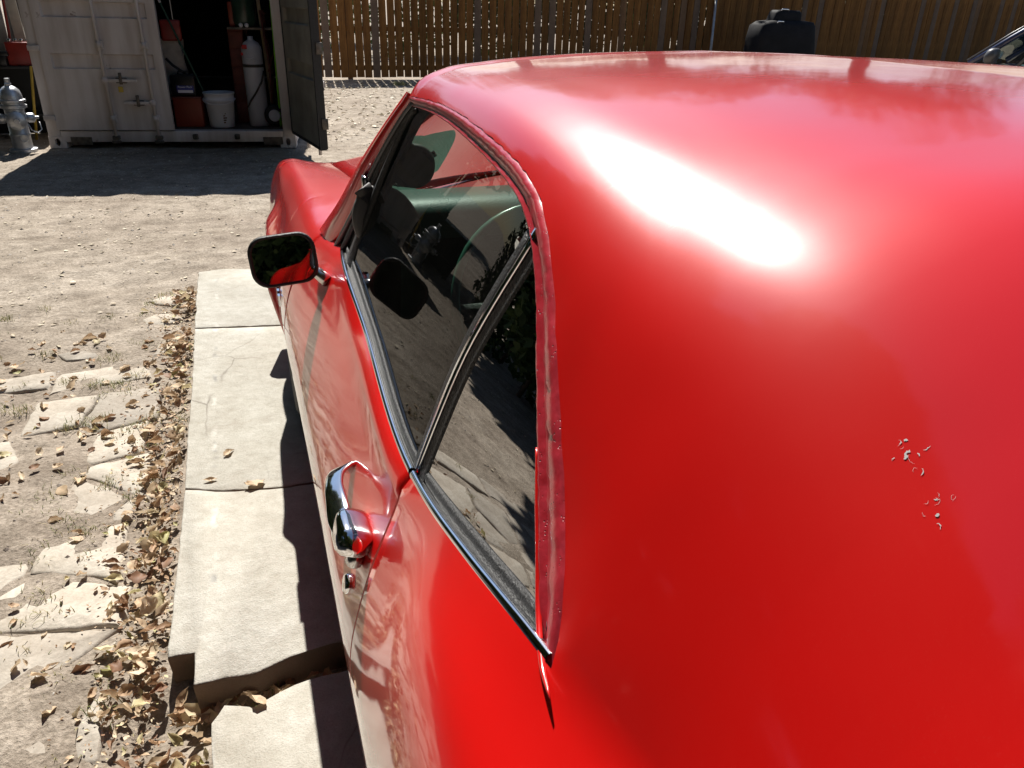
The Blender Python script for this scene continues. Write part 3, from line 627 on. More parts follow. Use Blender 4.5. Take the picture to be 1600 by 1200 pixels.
# side glass
def wg(y, z): return .765+(-.04*y if y > 0 else 0)-.36*(z-.9)+.006*math.sin(math.pi*min(1, max(0, (z-.88)/.36)))
DIV = np.array([(.013, .885), (.011, .90), (0, .971), (-.017, 1.061), (-.043, 1.132), (-.063, 1.18), (-.072, 1.205)])
def divy(z): return float(np.interp(z, DIV[:, 1], DIV[:, 0]))
for sx in (-1, 1):
    rows = []
    topc = resample(INNER[:7][:, [0, 2]], 26); topc = topc[(topc[:, 0] < .64)]
    nb = 30; tt = np.linspace(0, 1, nb)
    ty = np.interp(tt, np.linspace(0, 1, len(topc)), topc[:, 0]); tz = np.interp(tt, np.linspace(0, 1, len(topc)), topc[:, 1])+.004
    ty[-1] = divy(tz[-1])
    for s in np.linspace(0, 1, 16):
        z = .880+(tz-.880)*s; fy = np.interp(z, AST[:, 2], AST[:, 1]); ry = np.array([divy(v) for v in z]); y = fy+(ry-fy)*tt
        yb = y*(1-s**1.5)+ty*s**1.5 if s > .0 else y
        rows.append([(sx*wg(b, c), b, c) for b, c in zip(yb, z)])
    MB().grid(rows).build('window', 'glass', car)
    inn = resample(INNER[5:][:, [0, 2]], 26)
    bot = resample([(.008, .880), (-.08, .900), (-.20, .922), (-.345, .955)], 26)
    top = [(divy(v[1]) if i == 0 else v[0], v[1]) for i, v in enumerate(inn)]
    rows = [[(sx*wg(b[0]*(1-s)+t_[0]*s, b[1]*(1-s)+t_[1]*s), b[0]*(1-s)+t_[0]*s, b[1]*(1-s)+t_[1]*s) for b, t_ in zip(bot, top)] for s in np.linspace(0, 1, 14)]
    MB().grid(rows).build('quarter_window', 'glass', car)
    # divider: chrome strip between two black rubbers
    dv = resample(DIV, 16)
    for off, w, m, pr in ((.016, .011, 'felt', .002), (0, .006, 'chrome', .006), (-.016, .012, 'felt', .002)):
        ed = [[(sx*(wg(y+off+e, z)+h), y+off+e, z) for y, z in dv] for e, h in ((-w, 0), (-w*.7, pr), (w*.7, pr), (w, 0))]
        MB().grid(ed).build('window_divider', m, car, solid=.003)
    # belt mouldings (door, quarter): chrome, then black felt up to the glass
    for ys_, nm in ((np.linspace(.90, .012, 26), 'd'), (np.r_[.004, -.012, -.03, np.linspace(-.05, -.366, 24)], 'q')):
        ch = []; fl = []
        for y in ys_:
            w, z = side_ctrl(y)[11]
            if nm == 'q' and y > -.06: w -= 0
            g_ = wg(y, z+.012)
            a0 = (w+.0005, z-.004); a1 = (w-.0005, z+.004); a2 = (w-.004, z+.0065); a3 = (w-.0085, z+.004); a4 = (w-.0095, z-.006)
            mid = (w-.0095+g_)/2
            ch.append([(sx*p[0], y, p[1]) for p in (a0, a1, a2, a3, a4)])
            fl.append([(sx*p[0], y, p[1]) for p in ((w-.009, z-.012), (w-.010, z+.001), (mid, z-.004), (g_+.004, z+.006), (g_+.0005, z+.013), (g_-.002, z-.004))])
        MB().grid(ch).build('belt_molding', 'chrome', car); MB().grid(fl).build('window_felt', 'felt', car)
    # drip rail: swept lip with rough filler, thicker where it ends on the sail panel
    n = 150; ro = resample(RAIL[:, [1, 0, 2]], n); ri = resample(INNER[:, [1, 0, 2]], n)
    for r_ in ro: Q_ = up_full(min(.70, r_[1])); r_[0] = np.interp(r_[2], Q_[:, 1], Q_[:, 0]) if r_[1] < .69 else r_[0]     # keep the rail seated on the panel
    rows = []
    rr = np.random.default_rng(4)
    for i in range(n):
        o_, i_ = Vector(ro[i]), Vector(ri[i]); acr = (o_-i_); ax = (Vector(ro[min(i+1, n-1)])-Vector(ro[max(i-1, 0)])).normalized()
        out = acr.cross(ax).normalized()
        if out.x < 0: out = -out
        if out.x < .15 and out.z < 0: out = -out
        t = i/(n-1); jit = lambda s: float(rr.normal(0, s))
        lift = .006+.002*t; end = 1.0 if i < n-5 else (n-1-i)/4*.6+.4
        prof = [i_-out*.016, i_+out*.001, i_+acr*.06+out*(lift*end+jit(.0003)), i_+acr*.16+out*(lift*end+jit(.0003)), i_+acr*.24+out*(lift*.35+jit(.0003)), i_+acr*.42+out*(lift*.5+jit(.0004)), i_+acr*.62+out*(lift*.62+jit(.0005)), i_+acr*.82+out*(lift*.5+jit(.0005)), i_+acr*(.95+jit(.02))+out*(.0016+jit(.0003)), i_+acr*(1.03+jit(.02))-out*.003]
        rows.append([(sx*p.x, p.y, p.z) for p in prof])
    MB().grid(rows).build('drip_rail', 'sealant', car)
    # thin upright lip running on below the rail's tail
    c0 = resample([(.7135, -.228, 1.066), (.7310, -.286, 1.014), (.7470, -.335, .980), (.7575, -.372, .974), (.7625, -.398, .977)], 26)
    MB().tube([(sx*p[0], p[1], p[2]) for p in c0], [.0010+.0016*min(1, i/6) for i in range(22)]+[.0022, .0018, .0013, .0006], 8).build('rail_end', 'paint', car)
# paint flakes on the sail panel: islands of bare primer
def on_shell(y, w):
    P = up_full(y); return Vector((-w, y, float(np.interp(w, P[::-1, 0], P[::-1, 1]))))
def flake(y, w, pts):
    p = on_shell(y, w); px_ = (on_shell(y, w-.01)-p).normalized(); py_ = (on_shell(y-.02, w)-on_shell(y+.02, w)).normalized(); nn = px_.cross(py_).normalized()
    if nn.z < 0: nn = -nn
    return p, px_, py_, nn
# mirror
mir = empty('side_mirror'); mir.parent = car
mc = Vector((-.862, .85, .910)); ya = R(8)
def rrect(w, h, r, n=7):
    out = []
    for cx, cy, a0 in ((w/2-r, h/2-r, 0), (-w/2+r, h/2-r, 90), (-w/2+r, -h/2+r, 180), (w/2-r, -h/2+r, 270)):
        for k in range(n): a = R(a0+90*k/(n-1)); out.append((cx+r*math.cos(a), cy+r*math.sin(a)))
    return out
def mtr(x, y, z):   # mirror head local (x right, y forward, z up) -> world
    rot = Matrix.Rotation(R(-.7), 3, 'Z') @ Matrix.Rotation(R(-9.3), 3, 'X') @ Matrix.Rotation(R(-5), 3, 'Y'); return mc+rot @ Vector((x, y, z))
base = rrect(.134, .104, .034)
def rings(spec): return [[tuple(mtr(x*s, dy, z*s)) for x, z in base]+[tuple(mtr(base[0][0]*s, dy, base[0][1]*s))] for s, dy in spec]
MB().grid(rings([(.965, -.001), (1.0, .003), (1.0, .016), (.96, .032), (.82, .046), (.5, .056), (.01, .060)])).build('mirror_shell', 'chrome', mir)
MB().grid(rings([(.885, .003), (.89, -.002), (.955, -.003), (1.004, .001), (1.004, .008)])).build('mirror_rim', 'rubber', mir)
gl = [tuple(mtr(x*.895, .001, z*.895)) for x, z in base]; MB().add(gl, [tuple(range(len(gl)))]).build('mirror_glass', 'mirror', mir, smooth=False)
MB().tube([mtr(.045, .020, -.030), mtr(.064, .018, -.040), (-.780, .838, .862)], [.016, .013, .013], 12).build('mirror_arm', 'old_chrome', mir)
MB().grid([[(-.775-.012*math.sin(a)*s-.010, .90+.052*math.cos(a)*s, .862+.028*math.sin(a)*s-(.004 if s > .9 else 0)) for a in np.linspace(0, 2*math.pi, 25)] for s in (1.0, .9, .6, .02)]).build('mirror_base', 'chrome', mir)
# door handle, lock, badge
def side_pt(y, z, off=0):
    P = resample(side_ctrl(y), 200); k = int(np.argmin(abs(P[:, 1]-z)+(P[:, 0] < .7))); w = P[k, 0]
    t = P[min(k+2, 199)]-P[max(k-2, 0)]; nr = np.array([t[1], -t[0]]); nr /= np.linalg.norm(nr)
    return Vector((-(w+nr[0]*off), y, P[k, 1]+nr[1]*off)), Vector((-nr[0], 0, nr[1]))
hnd = empty('door_handle'); hnd.parent = car
path = [(.212, .797, -.006), (.208, .797, .010), (.190, .797, .026), (.155, .797, .035), (.115, .795, .036), (.085, .793, .034), (.058, .792, .028)]
pp = resample([tuple(side_pt(y, z, o)[0]) for y, z, o in path], 22)
nrm = side_pt(.12, .795)[1]; upv = nrm.cross(Vector((0, 1, 0))); upv = -upv if upv.z < 0 else upv
rows = []
for i, p in enumerate(pp):
    t = (Vector(pp[min(i+1, 21)])-Vector(pp[max(i-1, 0)])).normalized(); wide = (upv*.62-nrm*.78); wide = (wide-t*wide.dot(t)).normalized(); a = wide.cross(t).normalized(); hw = .0125+.0045*max(0, (i-9)/12); th = .0046
    rows.append([tuple(Vector(p)+wide*hw*math.copysign(abs(math.cos(q_))**.6, math.cos(q_))+a*th*math.copysign(abs(math.sin(q_))**.7, math.sin(q_))) for q_ in np.linspace(0, 2*math.pi, 17)])
MB().grid(rows).build('grip', 'chrome', hnd)
def hblock(name, y0, y1, z, h, d0, d1, m):
    rows = []
    for t in np.linspace(0, 1, 9):
        y = y0+(y1-y0)*t; s = math.sqrt(max(.05, 1-(abs(t-.5)*2)**4*.92))
        c, nr = side_pt(y, z, 0); rows.append([tuple(c+nr*((d0+d1)/2+(d1-d0)/2*math.copysign(abs(math.sin(a))**.6, math.sin(a))*s)+upv*h*math.copysign(abs(math.cos(a))**.6, math.cos(a))*s) for a in np.linspace(0, 2*math.pi, 21)])
    for k_, r_ in ((0, rows[0]), (len(rows), rows[-1])):
        ce = sum((Vector(p) for p in r_[:-1]), Vector())/20; rows.insert(k_ if k_ == 0 else len(rows), [tuple(ce) for _ in r_])
    return MB().grid(rows).build(name, m, hnd)
hblock('handle_block', .100, .020, .790, .020, -.006, .043, 'chrome')
c, nr = side_pt(.042, .765, .010); MB().lathe([(.010, -.016), (.0105, .006), (.008, .009), (0, .010)], c, 16, 'Z', mat=Vector((0, 0, 1)).rotation_difference(-upv).to_matrix()).build('push_button', 'old_chrome', hnd)
c, nr = side_pt(.075, .705, 0); MB().lathe([(.0135, -.004), (.0135, .004), (.011, .007), (.006, .0075), (0, .006)], c, 20, 'Z', mat=Vector((0, 0, 1)).rotation_difference(nr).to_matrix()).build('door_lock', 'chrome', car)
bd = MB()
for i in range(6):
    c, nr = side_pt(1.36+i*.022, .64, .003); bd.box(c, (.006, .014, .022 if i % 2 else .030), rz=0); c2, _ = side_pt(1.36+i*.022+.011, .632, .002); bd.box(c2, (.004, .012, .005))
bd.build('badge', 'chrome', car, smooth=False)
# interior
MB().grid([[(x, y, z) for x in (-.60, -.3, 0, .3, .60)] for y, z in ((1.30, .935), (1.16, .972), (1.04, .980), (.99, .975), (.965, .955), (.955, .92), (.97, .80), (1.02, .62))]).build('dashboard', 'dash', car)
MB().grid([[(x, y, z) for x in (-.56, .56)] for y, z in ((.948, .905), (.945, .78), (.99, .62))]).build('instrument_panel', 'interior', car)
sw = empty('steering_wheel'); sw.parent = car
sc_ = Vector((-.37, .60, .86)); rm = Matrix.Rotation(R(62), 3, 'X')
MB().tube([sc_+rm @ Vector((.195*math.cos(a), .195*math.sin(a), 0)) for a in np.linspace(0, 2*math.pi, 48, endpoint=False)], .0095, 8, closed=True).build('wheel_rim', 'wheelgreen', sw)
MB().tube([sc_+rm @ Vector((.13*math.cos(a), .13*math.sin(a), -.012)) for a in np.linspace(R(190), R(350), 20)], .004, 6).build('horn_ring', 'chrome', sw)
sp = MB()
for a in (0, 180): sp.box(sc_+rm @ Vector((.10*math.cos(R(a)), .10*math.sin(R(a)), -.01)), (.19, .03, .008), rx=R(62))
sp.tube([sc_+rm @ Vector((0, 0, 0)), sc_+rm @ Vector((0, 0, -.35))], [.035, .028], 14); sp.build('column', 'interior', sw)
def visor(c, rx, rz, w, h, ry=0):
    p = rrect(w, h, h*.46, 8); m = Matrix.Rotation(rz, 3, 'Z') @ Matrix.Rotation(ry, 3, 'Y') @ Matrix.Rotation(rx, 3, 'X')
    mb = MB(); k = len(p)
    rs_ = [[Vector(c)+m @ Vector((x*s, d, z*s)) for x, z in p+[p[0]]] for s, d in ((.01, -.010), (.9, -.010), (1, -.004), (1, .004), (.9, .010), (.01, .010))]
    o = mb.grid(rs_).build('visor_and_reflection', 'visor', car)
    MB().tube([Vector(c)+m @ Vector((w*.40, -.012, h*.40)), Vector(c)+m @ Vector((w*.47, -.012, h*.30))], .004, 6).build('visor_hinge', 'chrome', o)
visor((-.655, .80, .985), R(0), R(10), .13, .18, R(-32)); visor((-.61, .80, 1.10), R(0), R(0), .11, .085, R(8)); visor((.36, .77, 1.16), R(-20), 0, .40, .13)  # first, lower paddle models the upper visor's windshield reflection as a solid
for sx in (-1, 1):
    s = empty('seat'); s.parent = car
    MB().box((sx*.36, .22, .42), (.50, .50, .16), bev=.05).build('cushion', 'interior', s); MB().box((sx*.36, -.07, .66), (.48, .13, .52), rx=R(-14), bev=.05).build('seat_back', 'interior', s)
    MB().grid([[(sx*(.735-.0*y), y, z) for z in (.25, .6, .80, .885)] for y in np.linspace(1.0, -.36, 8)]).build('trim_panel', 'interior', car)
MB().box((0, -.62, .52), (1.2, .5, .35), bev=.06).build('rear_seat', 'interior', car)
MB().box((0, -.86, .72), (1.25, .14, .42), rx=R(-18), bev=.04).build('rear_seat', 'interior', car)
fl = MB(); fl.box((0, .1, .24), (1.5, 2.4, .03)); fl.box((0, 1.30, .56), (1.36, .03, .62)); fl.box((0, -1.0, .58), (1.4, .03, .66)); fl.box((0, -1.05, .90), (1.3, .40, .02)); fl.build('floor_pan', 'interior', car, smooth=False)
# engine-bay and boot floor so that nothing is hollow from below
MB().box((0, 2.1, .30), (.95, 1.3, .04)).build('underbody', 'interior', car, smooth=False); MB().box((0, -1.35, .34), (1.0, .9, .04)).build('underbody', 'interior', car, smooth=False)
for yy in (AX_F, AX_R):
    for sx in (-1, 1):
        w = empty('wheel'); w.parent = car; xw = sx*.735
        MB().lathe([(.19, -.10), (.22, -.105), (.29, -.108), (.32, -.09), (.325, -.05), (.325, .05), (.32, .09), (.29, .108), (.22, .105), (.19, .10), (.185, 0), (.19, -.10)], (xw, yy, WZ), 40, 'X', cap=False).build('tyre', 'tyre', w)
        MB().lathe([(.0, -.02), (.05, -.02), (.06, .0), (.13, .0), (.15, .03), (.185, .05), (.195, .09)] if sx > 0 else [(.0, .02), (.05, .02), (.06, 0), (.13, 0), (.15, -.03), (.185, -.05), (.195, -.09)], (xw, yy, WZ), 32, 'X').build('rim', 'steel', w)
        MB().grid([[(sx*x, yy+.36*math.cos(a), WZ+.36*math.sin(a)) for x in (.50, .83)] for a in np.linspace(0, math.pi, 20)]).build('wheel_well', 'rubber', car)

# flakes of bare primer
def flakes():
    mb = MB(); rr = random.Random(3)
    def ribbon(y, w, rad, a0, a1, wd, ecc, rot):
        p, ax, ay, nn = flake(y, w, None); k = 9; pts_ = []
        for t in np.linspace(a0, a1, k):
            q_ = rad*(1+.12*rr.uniform(-1, 1)); u, v_ = q_*math.cos(t), q_*ecc*math.sin(t); pts_.append((u*math.cos(rot)-v_*math.sin(rot), u*math.sin(rot)+v_*math.cos(rot), wd*rr.uniform(.25, 1)*math.sin(math.pi*(t-a0+.1)/(a1-a0+.2))))
        L0 = []; L1 = []
        for u, v_, h in pts_:
            ln_ = max(1e-5, math.hypot(u, v_)); dx, dy = u/ln_*h, v_/ln_*h
            for LL, sg in ((L0, 1), (L1, -1)):
                yy = y-(v_+sg*dy); c_ = on_shell(yy, w-(u+sg*dx)); LL.append(tuple(c_+nn*.0002))
        mb.grid([L0, L1])
    for a_ in FL: ribbon(*a_)
    o = mb.build('paint_chip', 'primer', car, smooth=False); o['kind'] = 'stuff'; o['label'] = 'cracked chips of bare grey primer on the sail panel'
FL = []
# ------------------------------------------------------------------ shipping container (local x along the front, y inwards)
CL = (-2.775, 8.493, GZ); CRZ = math.atan2(-.386, 2.424)
cont = empty('shipping_container', CL, CRZ); tag(cont, 'beige shipping container with one door shut and one swung open', 'container')
CW, CH, CLN = 2.44, 2.59, 6.06
MB().box((CW/2, .06, .118), (CW-.24, .12, .11), bev=.006).build('door_sill', 'container', cont, auto=40)
MB().box((CW/2, .06, CH-.08), (CW-.24, .12, .16), bev=.006).build('door_header', 'container', cont, auto=40)
for x in (.06, CW-.06): MB().box((x, .07, CH/2), (.12, .14, CH-.24), bev=.008).build('corner_post', 'container', cont, auto=40)
def casting(x, y, z, sx, sy):
    """corner fitting: box shell with an oval hole in the front and outer face"""
    mb = MB(); w, d, h = .162, .178, .118
    for face in ('f', 's'):
        n = 24; ow, oh = (.026, .038)
        o = []; sq = []
        for k in range(n):
            a = 2*math.pi*k/n; ca, sa = math.cos(a), math.sin(a); o.append((ow*ca, oh*sa)); m_ = max(abs(ca), abs(sa)); W = (w if face == 'f' else d)/2; sq.append((W*ca/m_, h/2*sa/m_))
        def P(u, v, dep):
            return (x+u, y-sy*(d/2-dep), z+v) if face == 'f' else (x+sx*(w/2-dep), y+u, z+v)
        vs_ = [P(u, v, 0) for u, v in sq]+[P(u, v, 0) for u, v in o]+[P(u, v, .03) for u, v in o]
        mb.add(vs_, [(k, (k+1) % n, n+(k+1) % n, n+k) for k in range(n)]+[(n+k, n+(k+1) % n, 2*n+(k+1) % n, 2*n+k) for k in range(n)])
    a, b = w/2, d/2
    mb.add([(x-a, y-b, z+h/2), (x+a, y-b, z+h/2), (x+a, y+b, z+h/2), (x-a, y+b, z+h/2), (x-a, y-b, z-h/2), (x+a, y-b, z-h/2), (x+a, y+b, z-h/2), (x-a, y+b, z-h/2)], [(0, 1, 2, 3), (4, 7, 6, 5), (2, 6, 7, 3), (0, 3, 7, 4) if sx > 0 else (1, 5, 6, 2)])
    return mb.build('corner_casting', 'container', cont, auto=40)
for x, sx in ((.078, -1), (CW-.078, 1)):
    for z in (.062, CH-.06): casting(x, .086, z, sx, 1)
    casting(x, CLN-.09, .062, sx, -1)
for x in (.31, 2.21): MB().box((x, .005, .075), (.20, .03, .075)).build('fork_pocket', 'hinge', cont, smooth=False)
for sx, x in ((-1, .03), (1, CW-.03)):      # corrugated side walls
    rows = []; yy = .14
    pr = []
    while yy < CLN-.1:
        pr += [(yy, 0), (yy+.07, 0), (yy+.14, .036), (yy+.21, .036)]; yy += .28
    MB().grid([[(x-sx*d, y, z) for y, d in pr] for z in (.16, CH-.1)]).build('side_wall', 'container', cont, smooth=False, solid=.004)
    MB().box((x-sx*.0, CLN/2, .10), (.06, CLN-.3, .12)).build('bottom_rail', 'container', cont, smooth=False)
MB().box((CW/2, CLN/2+.05, CH-.012), (CW-.1, CLN-.1, .02)).build('container_roof', 'container', cont, smooth=False)
MB().box((CW/2, CLN-.05, CH/2), (CW-.1, .04, CH-.2)).build('end_wall', 'container', cont, smooth=False)
MB().box((CW/2, CLN/2+.06, .155), (CW-.12, CLN-.14, .03)).build('container_floor', 'ply', cont, smooth=False)
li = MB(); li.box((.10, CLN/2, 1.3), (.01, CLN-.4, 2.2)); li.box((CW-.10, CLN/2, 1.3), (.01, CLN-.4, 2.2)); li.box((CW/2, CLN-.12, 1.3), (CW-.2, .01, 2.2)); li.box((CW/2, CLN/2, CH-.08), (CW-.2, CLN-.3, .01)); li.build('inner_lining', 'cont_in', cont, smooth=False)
def door_leaf(width, name):
    """door panel in its own plane: x along, y = thickness (front face at 0, grooves recessed), z up"""
    mb = MB(); z0, z1 = .185, CH-.17; mg = .085
    zz = [(z0, 0), (z0+.05, 0), (.765, 0), (.775, .03), (.895, .03), (.905, 0), (1.225, 0), (1.235, .03), (1.36, .03), (1.37, 0), (1.80, 0), (1.81, .03), (1.93, .03), (1.94, 0), (z1-.02, 0), (z1, 0)]
    xs = [(0, 0), (mg, 0), (mg+.012, 1), (width-mg-.012, 1), (width-mg, 0), (width, 0)]
    rows = [[(x, d*k, z) for x, k in xs] for z, d in zz]; mb.grid(rows)
    back = [[(x, .05 if not d else .055, z) for x, k in xs] for z, d in zz]; mb.grid(back)
    for r0, r1 in ((0, 0), (-1, -1)): mb.grid([rows[r0], back[r1]])
    mb.grid([[r[0] for r in rows], [r[0] for r in back]]); mb.grid([[r[-1] for r in rows], [r[-1] for r in back]])
    return mb
dl = empty('closed_door'); dl.parent = cont; dl.location = (.105, -.02, 0)
door_leaf(1.125, 'd').build('door_panel', 'container', dl, auto=30)
def lockbar(x, parent, y=-.035):
    MB().tube([(x, y, .06), (x, y, CH-.1)], .017, 12).build('locking_bar', 'container', parent)
    for z in (.30, .99, 1.75, 2.25): k = MB(); k.box((x, y+.012, z), (.075, .022, .075), bev=.006); k.tube([(x, y, z-.03), (x, y, z+.03)], .024, 12); k.build('bar_guide', 'container', parent)
    c = MB(); c.box((x, y+.002, .115), (.07, .05, .04), bev=.008); c.box((x, y-.012, .075), (.09, .03, .03), bev=.008); c.build('cam_keeper', 'hinge', parent)
lockbar(.56, dl); lockbar(.975, dl)
for z, x0, x1 in ((.665, .56, .86), (.455, .70, .975)):
    MB().box(((x0+x1)/2, -.055, z), (x1-x0, .012, .028), bev=.003).build('lock_handle', 'container', dl)
    h = MB(); h.box(((x0+x1)/2-.0, -.035, z), (.10, .04, .05), bev=.006); h.box(((x0+x1)/2, -.06, z+.02), (.03, .02, .11), bev=.005); h.build('handle_hasp', 'hinge', dl)
    MB().lathe([(.0, -.012), (.030, -.010), (.034, 0), (.030, .01), (0, .012)], (x0 if z > .5 else x1, -.058, z), 14, 'Y').build('handle_hub', 'container', dl)
MB().box((.70, -.075, .585), (.045, .02, .055), bev=.006).build('padlock', 'yellow', dl)
for z in (.30, .95, 1.6, 2.2): MB().box((-.045, -.008, z), (.11, .022, .05), bev=.005).build('hinge', 'container', dl)
for x in (1.43, 1.85): MB().box((x, -.012, .118), (.055, .035, .055), bev=.010).build('cam_keeper', 'hinge', cont)
# the open leaf: hinged at the right post, swung out past square
hx, hy, ex, ey = 2.42, -.035, 2.775, -1.11
od = empty('open_door'); od.parent = cont; od.location = (hx, hy, 0); od.rotation_euler = (0, 0, math.atan2(ey-hy, ex-hx))
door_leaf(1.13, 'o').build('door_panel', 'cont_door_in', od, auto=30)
MB().grid([[(x, .0, z) for z in (.16, .2, 1.3, 2.4, 2.44)] for x in (0, .0)]) 
ed = MB(); ed.box((1.135, .025, 1.30), (.03, .075, 2.26)); ed.box((.0, .025, 1.30), (.03, .06, 2.26)); ed.box((.565, .025, .172), (1.13, .06, .03)); ed.build('door_gasket', 'rubber', od, smooth=False)
for x in (.16, .60):
    MB().tube([(x+.2, .075, .06), (x+.2, .075, CH-.1)], .017, 12).build('locking_bar', 'container', od)
for z in (.4, 1.05, 1.7): MB().box((1.155, .05, z), (.012, .06, .10), bev=.003).build('hinge', 'hinge', od)

# ---- what stands inside and beside the container (placed in container axes)
cm = Matrix.Translation(CL) @ Matrix.Rotation(CRZ, 4, 'Z')
def CP(x, y, z=.172): return cm @ Vector((x, y, z))
b = empty('bucket', CP(1.655, .34), CRZ); tag(b, 'white plastic bucket on the container floor beside the orange case', 'bucket')
MB().lathe([(.0, .006), (.125, .0), (.128, .01), (.150, .27), (.158, .272), (.158, .29), (.152, .292), (.153, .335), (.161, .337), (.161, .352), (.150, .352), (.147, .33), (.126, .02), (0, .016)], n=36).build('pail', 'bucket', b)
MB().tube([(.162*math.cos(a), -.162*math.sin(a)*.9-.012, .285-.045*math.sin(a)) for a in np.linspace(-.1, math.pi+.1, 20)], .006, 8).build('bail_handle', 'bucket', b)
pm_ = MB()
for i in range(7): pm_.grid([[(.146*math.sin(u)*(.93+.07*z/.27), -.1485*math.cos(u)*(.86+.14*z/.27), z) for u in (.28, .36, .44+.06*(i % 3))] for z in (.05+i*.023, .05+i*.023+.014)])
pm_.build('printed_mark', 'print', b, smooth=False)
c = empty('orange_case', CP(1.335, .40), CRZ); tag(c, 'orange-red plastic case standing on the container floor', 'case')
MB().box((0, 0, .155), (.29, .26, .31), bev=.015).build('case_body', 'orange_case', c, auto=40); MB().box((0, 0, .30), (.295, .265, .02), bev=.006).build('case_rim', 'rust_red', c)
k = empty('black_case', CP(1.315, .40, .172+.312), CRZ); tag(k, 'black power pack case with blue and white label on the orange case', 'case')
MB().box((0, 0, .105), (.25, .22, .21), bev=.02).build('case_body', 'black_plastic', k, auto=40)
MB().tube([(-.06, 0, .20), (-.05, 0, .235), (.05, 0, .235), (.06, 0, .20)], .010, 8).build('carry_handle', 'black_plastic', k)
lb = MB().box((.02, -.112, .075), (.17, .004, .06)).build('label_plate', 'blue_label', k, smooth=False)
MB().box((.02, -.1145, .048), (.15, .003, .028)).build('label_strip', 'white_label', lb, smooth=False)
tc = bpy.data.curves.new('label_text', 'FONT'); tc.body = 'Power Pack'; tc.size = .030; tc.align_x = 'CENTER'; tc.extrude = .0008
to = bpy.data.objects.new('label_text', tc); COL.objects.link(to); dg = bpy.context.evaluated_depsgraph_get(); me = bpy.data.meshes.new_from_object(to.evaluated_get(dg)); bpy.data.objects.remove(to)
t = link('lettering', me, None, lb, False); me.materials.clear(); me.materials.append(M['white_label']); t.location = (.02, -.1148, .082); t.rotation_euler = (R(90), 0, 0)
g = empty('gas_cylinder', CP(2.035, .42), CRZ); tag(g, 'pale grey gas cylinder strapped upright inside the container', 'gas cylinder')
MB().lathe([(0, .0), (.095, .0), (.105, .012), (.105, .76), (.098, .80), (.075, .84), (.04, .86), (.03, .87), (.03, .90), (0, .90)], n=32).build('tank', 'cyl', g)
MB().lathe([(.106, .60), (.109, .602), (.109, .628), (.106, .63)], n=32).build('band', 'strap', g)
MB().tube([(-.09, -.065, .20), (-.05, -.108, .27), (.02, -.115, .36), (.08, -.085, .46), (.10, -.03, .56)], .010, 6).build('band', 'strap', g)
MB().box((-.055, -.105, .80), (.05, .012, .04), bev=.004).build('printed_mark', 'red_print', g); MB().box((-.09, -.075, .73), (.02, .012, .03), bev=.003).build('printed_mark', 'red_print', g)
MB().tube([(-.05, -.1, .69), (.01, -.112, .69), (.03, -.11, .71), (.03, -.11, .67), (.01, -.112, .69)], .005, 6).build('valve_mark', 'white_label', g)
h = empty('hand_truck', CP(2.16, .44), CRZ); tag(h, 'hand truck with a fat black tyre behind the gas cylinder', 'hand truck')
fr_ = MB()
for y in (.02, .22): fr_.tube([(.02, y, .02), (.04, y, .6), (.0, y, 1.15)], .013, 8)
for z in (.15, .5, .85, 1.12): fr_.tube([(.035, .02, z), (.035, .22, z)], .010, 8)
fr_.tube([(.02, .02, .55), (.10, .02, .75), (.16, -.02, .62)], .008, 6); fr_.build('frame', 'rust_red', h)
MB().box((-.12, .10, .012), (.26, .24, .01)).build('toe_plate', 'hinge', h, smooth=False)
w = MB().lathe([(.05, -.035), (.085, -.04), (.108, -.025), (.112, 0), (.108, .025), (.085, .04), (.05, .035), (.048, 0), (.05, -.035)], (.055, -.10, .118), 28, 'Y', cap=False).build('wheel', 'tyre', h); MB().lathe([(0, -.046), (.02, -.05), (.05, -.042), (.060, -.047), (.064, -.03), (.05, .0), (0, 0)], (.055, -.10, .118), 20, 'Y').build('hub', 'cyl', w)
p = empty('leaning_pole', CP(1.60, .40, .19), CRZ); tag(p, 'long dark green pole leaning out of the white bucket', 'pole')
MB().tube([(0, 0, .0), (-.11, .0, .345), (-.42, .0, 1.22), (-.50, 0, 1.45)], .011, 10).build('shaft', 'dkgreen', p); MB().tube([(-.405, 0, 1.178), (-.49, 0, 1.42)], .0125, 10).build('bare_tip', 'bucket', p)
c = empty('tool_cabinet', CP(1.865, .78), CRZ); tag(c, 'narrow rusty red steel cabinet inside the container', 'cabinet')
MB().box((0, 0, .49), (.16, .42, .98), bev=.01).build('carcass', 'rust_red', c, auto=40)
for i in range(5): MB().box((0, -.215, .14+i*.18), (.14, .014, .16), bev=.004).build('drawer', 'rust_red', c)
t = empty('propane_tank', CP(1.975, .62, 1.153), CRZ); tag(t, 'dark green tank on top of the red cabinet', 'tank')
MB().lathe([(0, 0), (.09, 0), (.11, .02), (.12, .06), (.12, .34), (.10, .40), (.05, .43), (.03, .45), (0, .45)], n=28).build('tank_body', 'green_tank', t)
for x in (-.03, .03): MB().lathe([(0, -.012), (.022, -.01), (.022, .0), (0, .0)], (x, -.122, .02), 14, 'Y').build('gauge', 'white_label', t)
MB().box((-.13, .03, .12), (.06, .12, .24), bev=.01).build('valve_box', 'orange_case', t)
sh = empty('wall_shelf', CP(2.05, .66, 1.135), CRZ); tag(sh, 'dark steel shelf resting on the red cabinet in the container', 'shelf'); MB().box((0, 0, .006), (.50, .34, .02)).build('board', 'hinge', sh, smooth=False)
for x in (.22, -.10): MB().box((x, .1, -.482), (.02, .02, .956)).build('leg', 'hinge', sh, smooth=False)
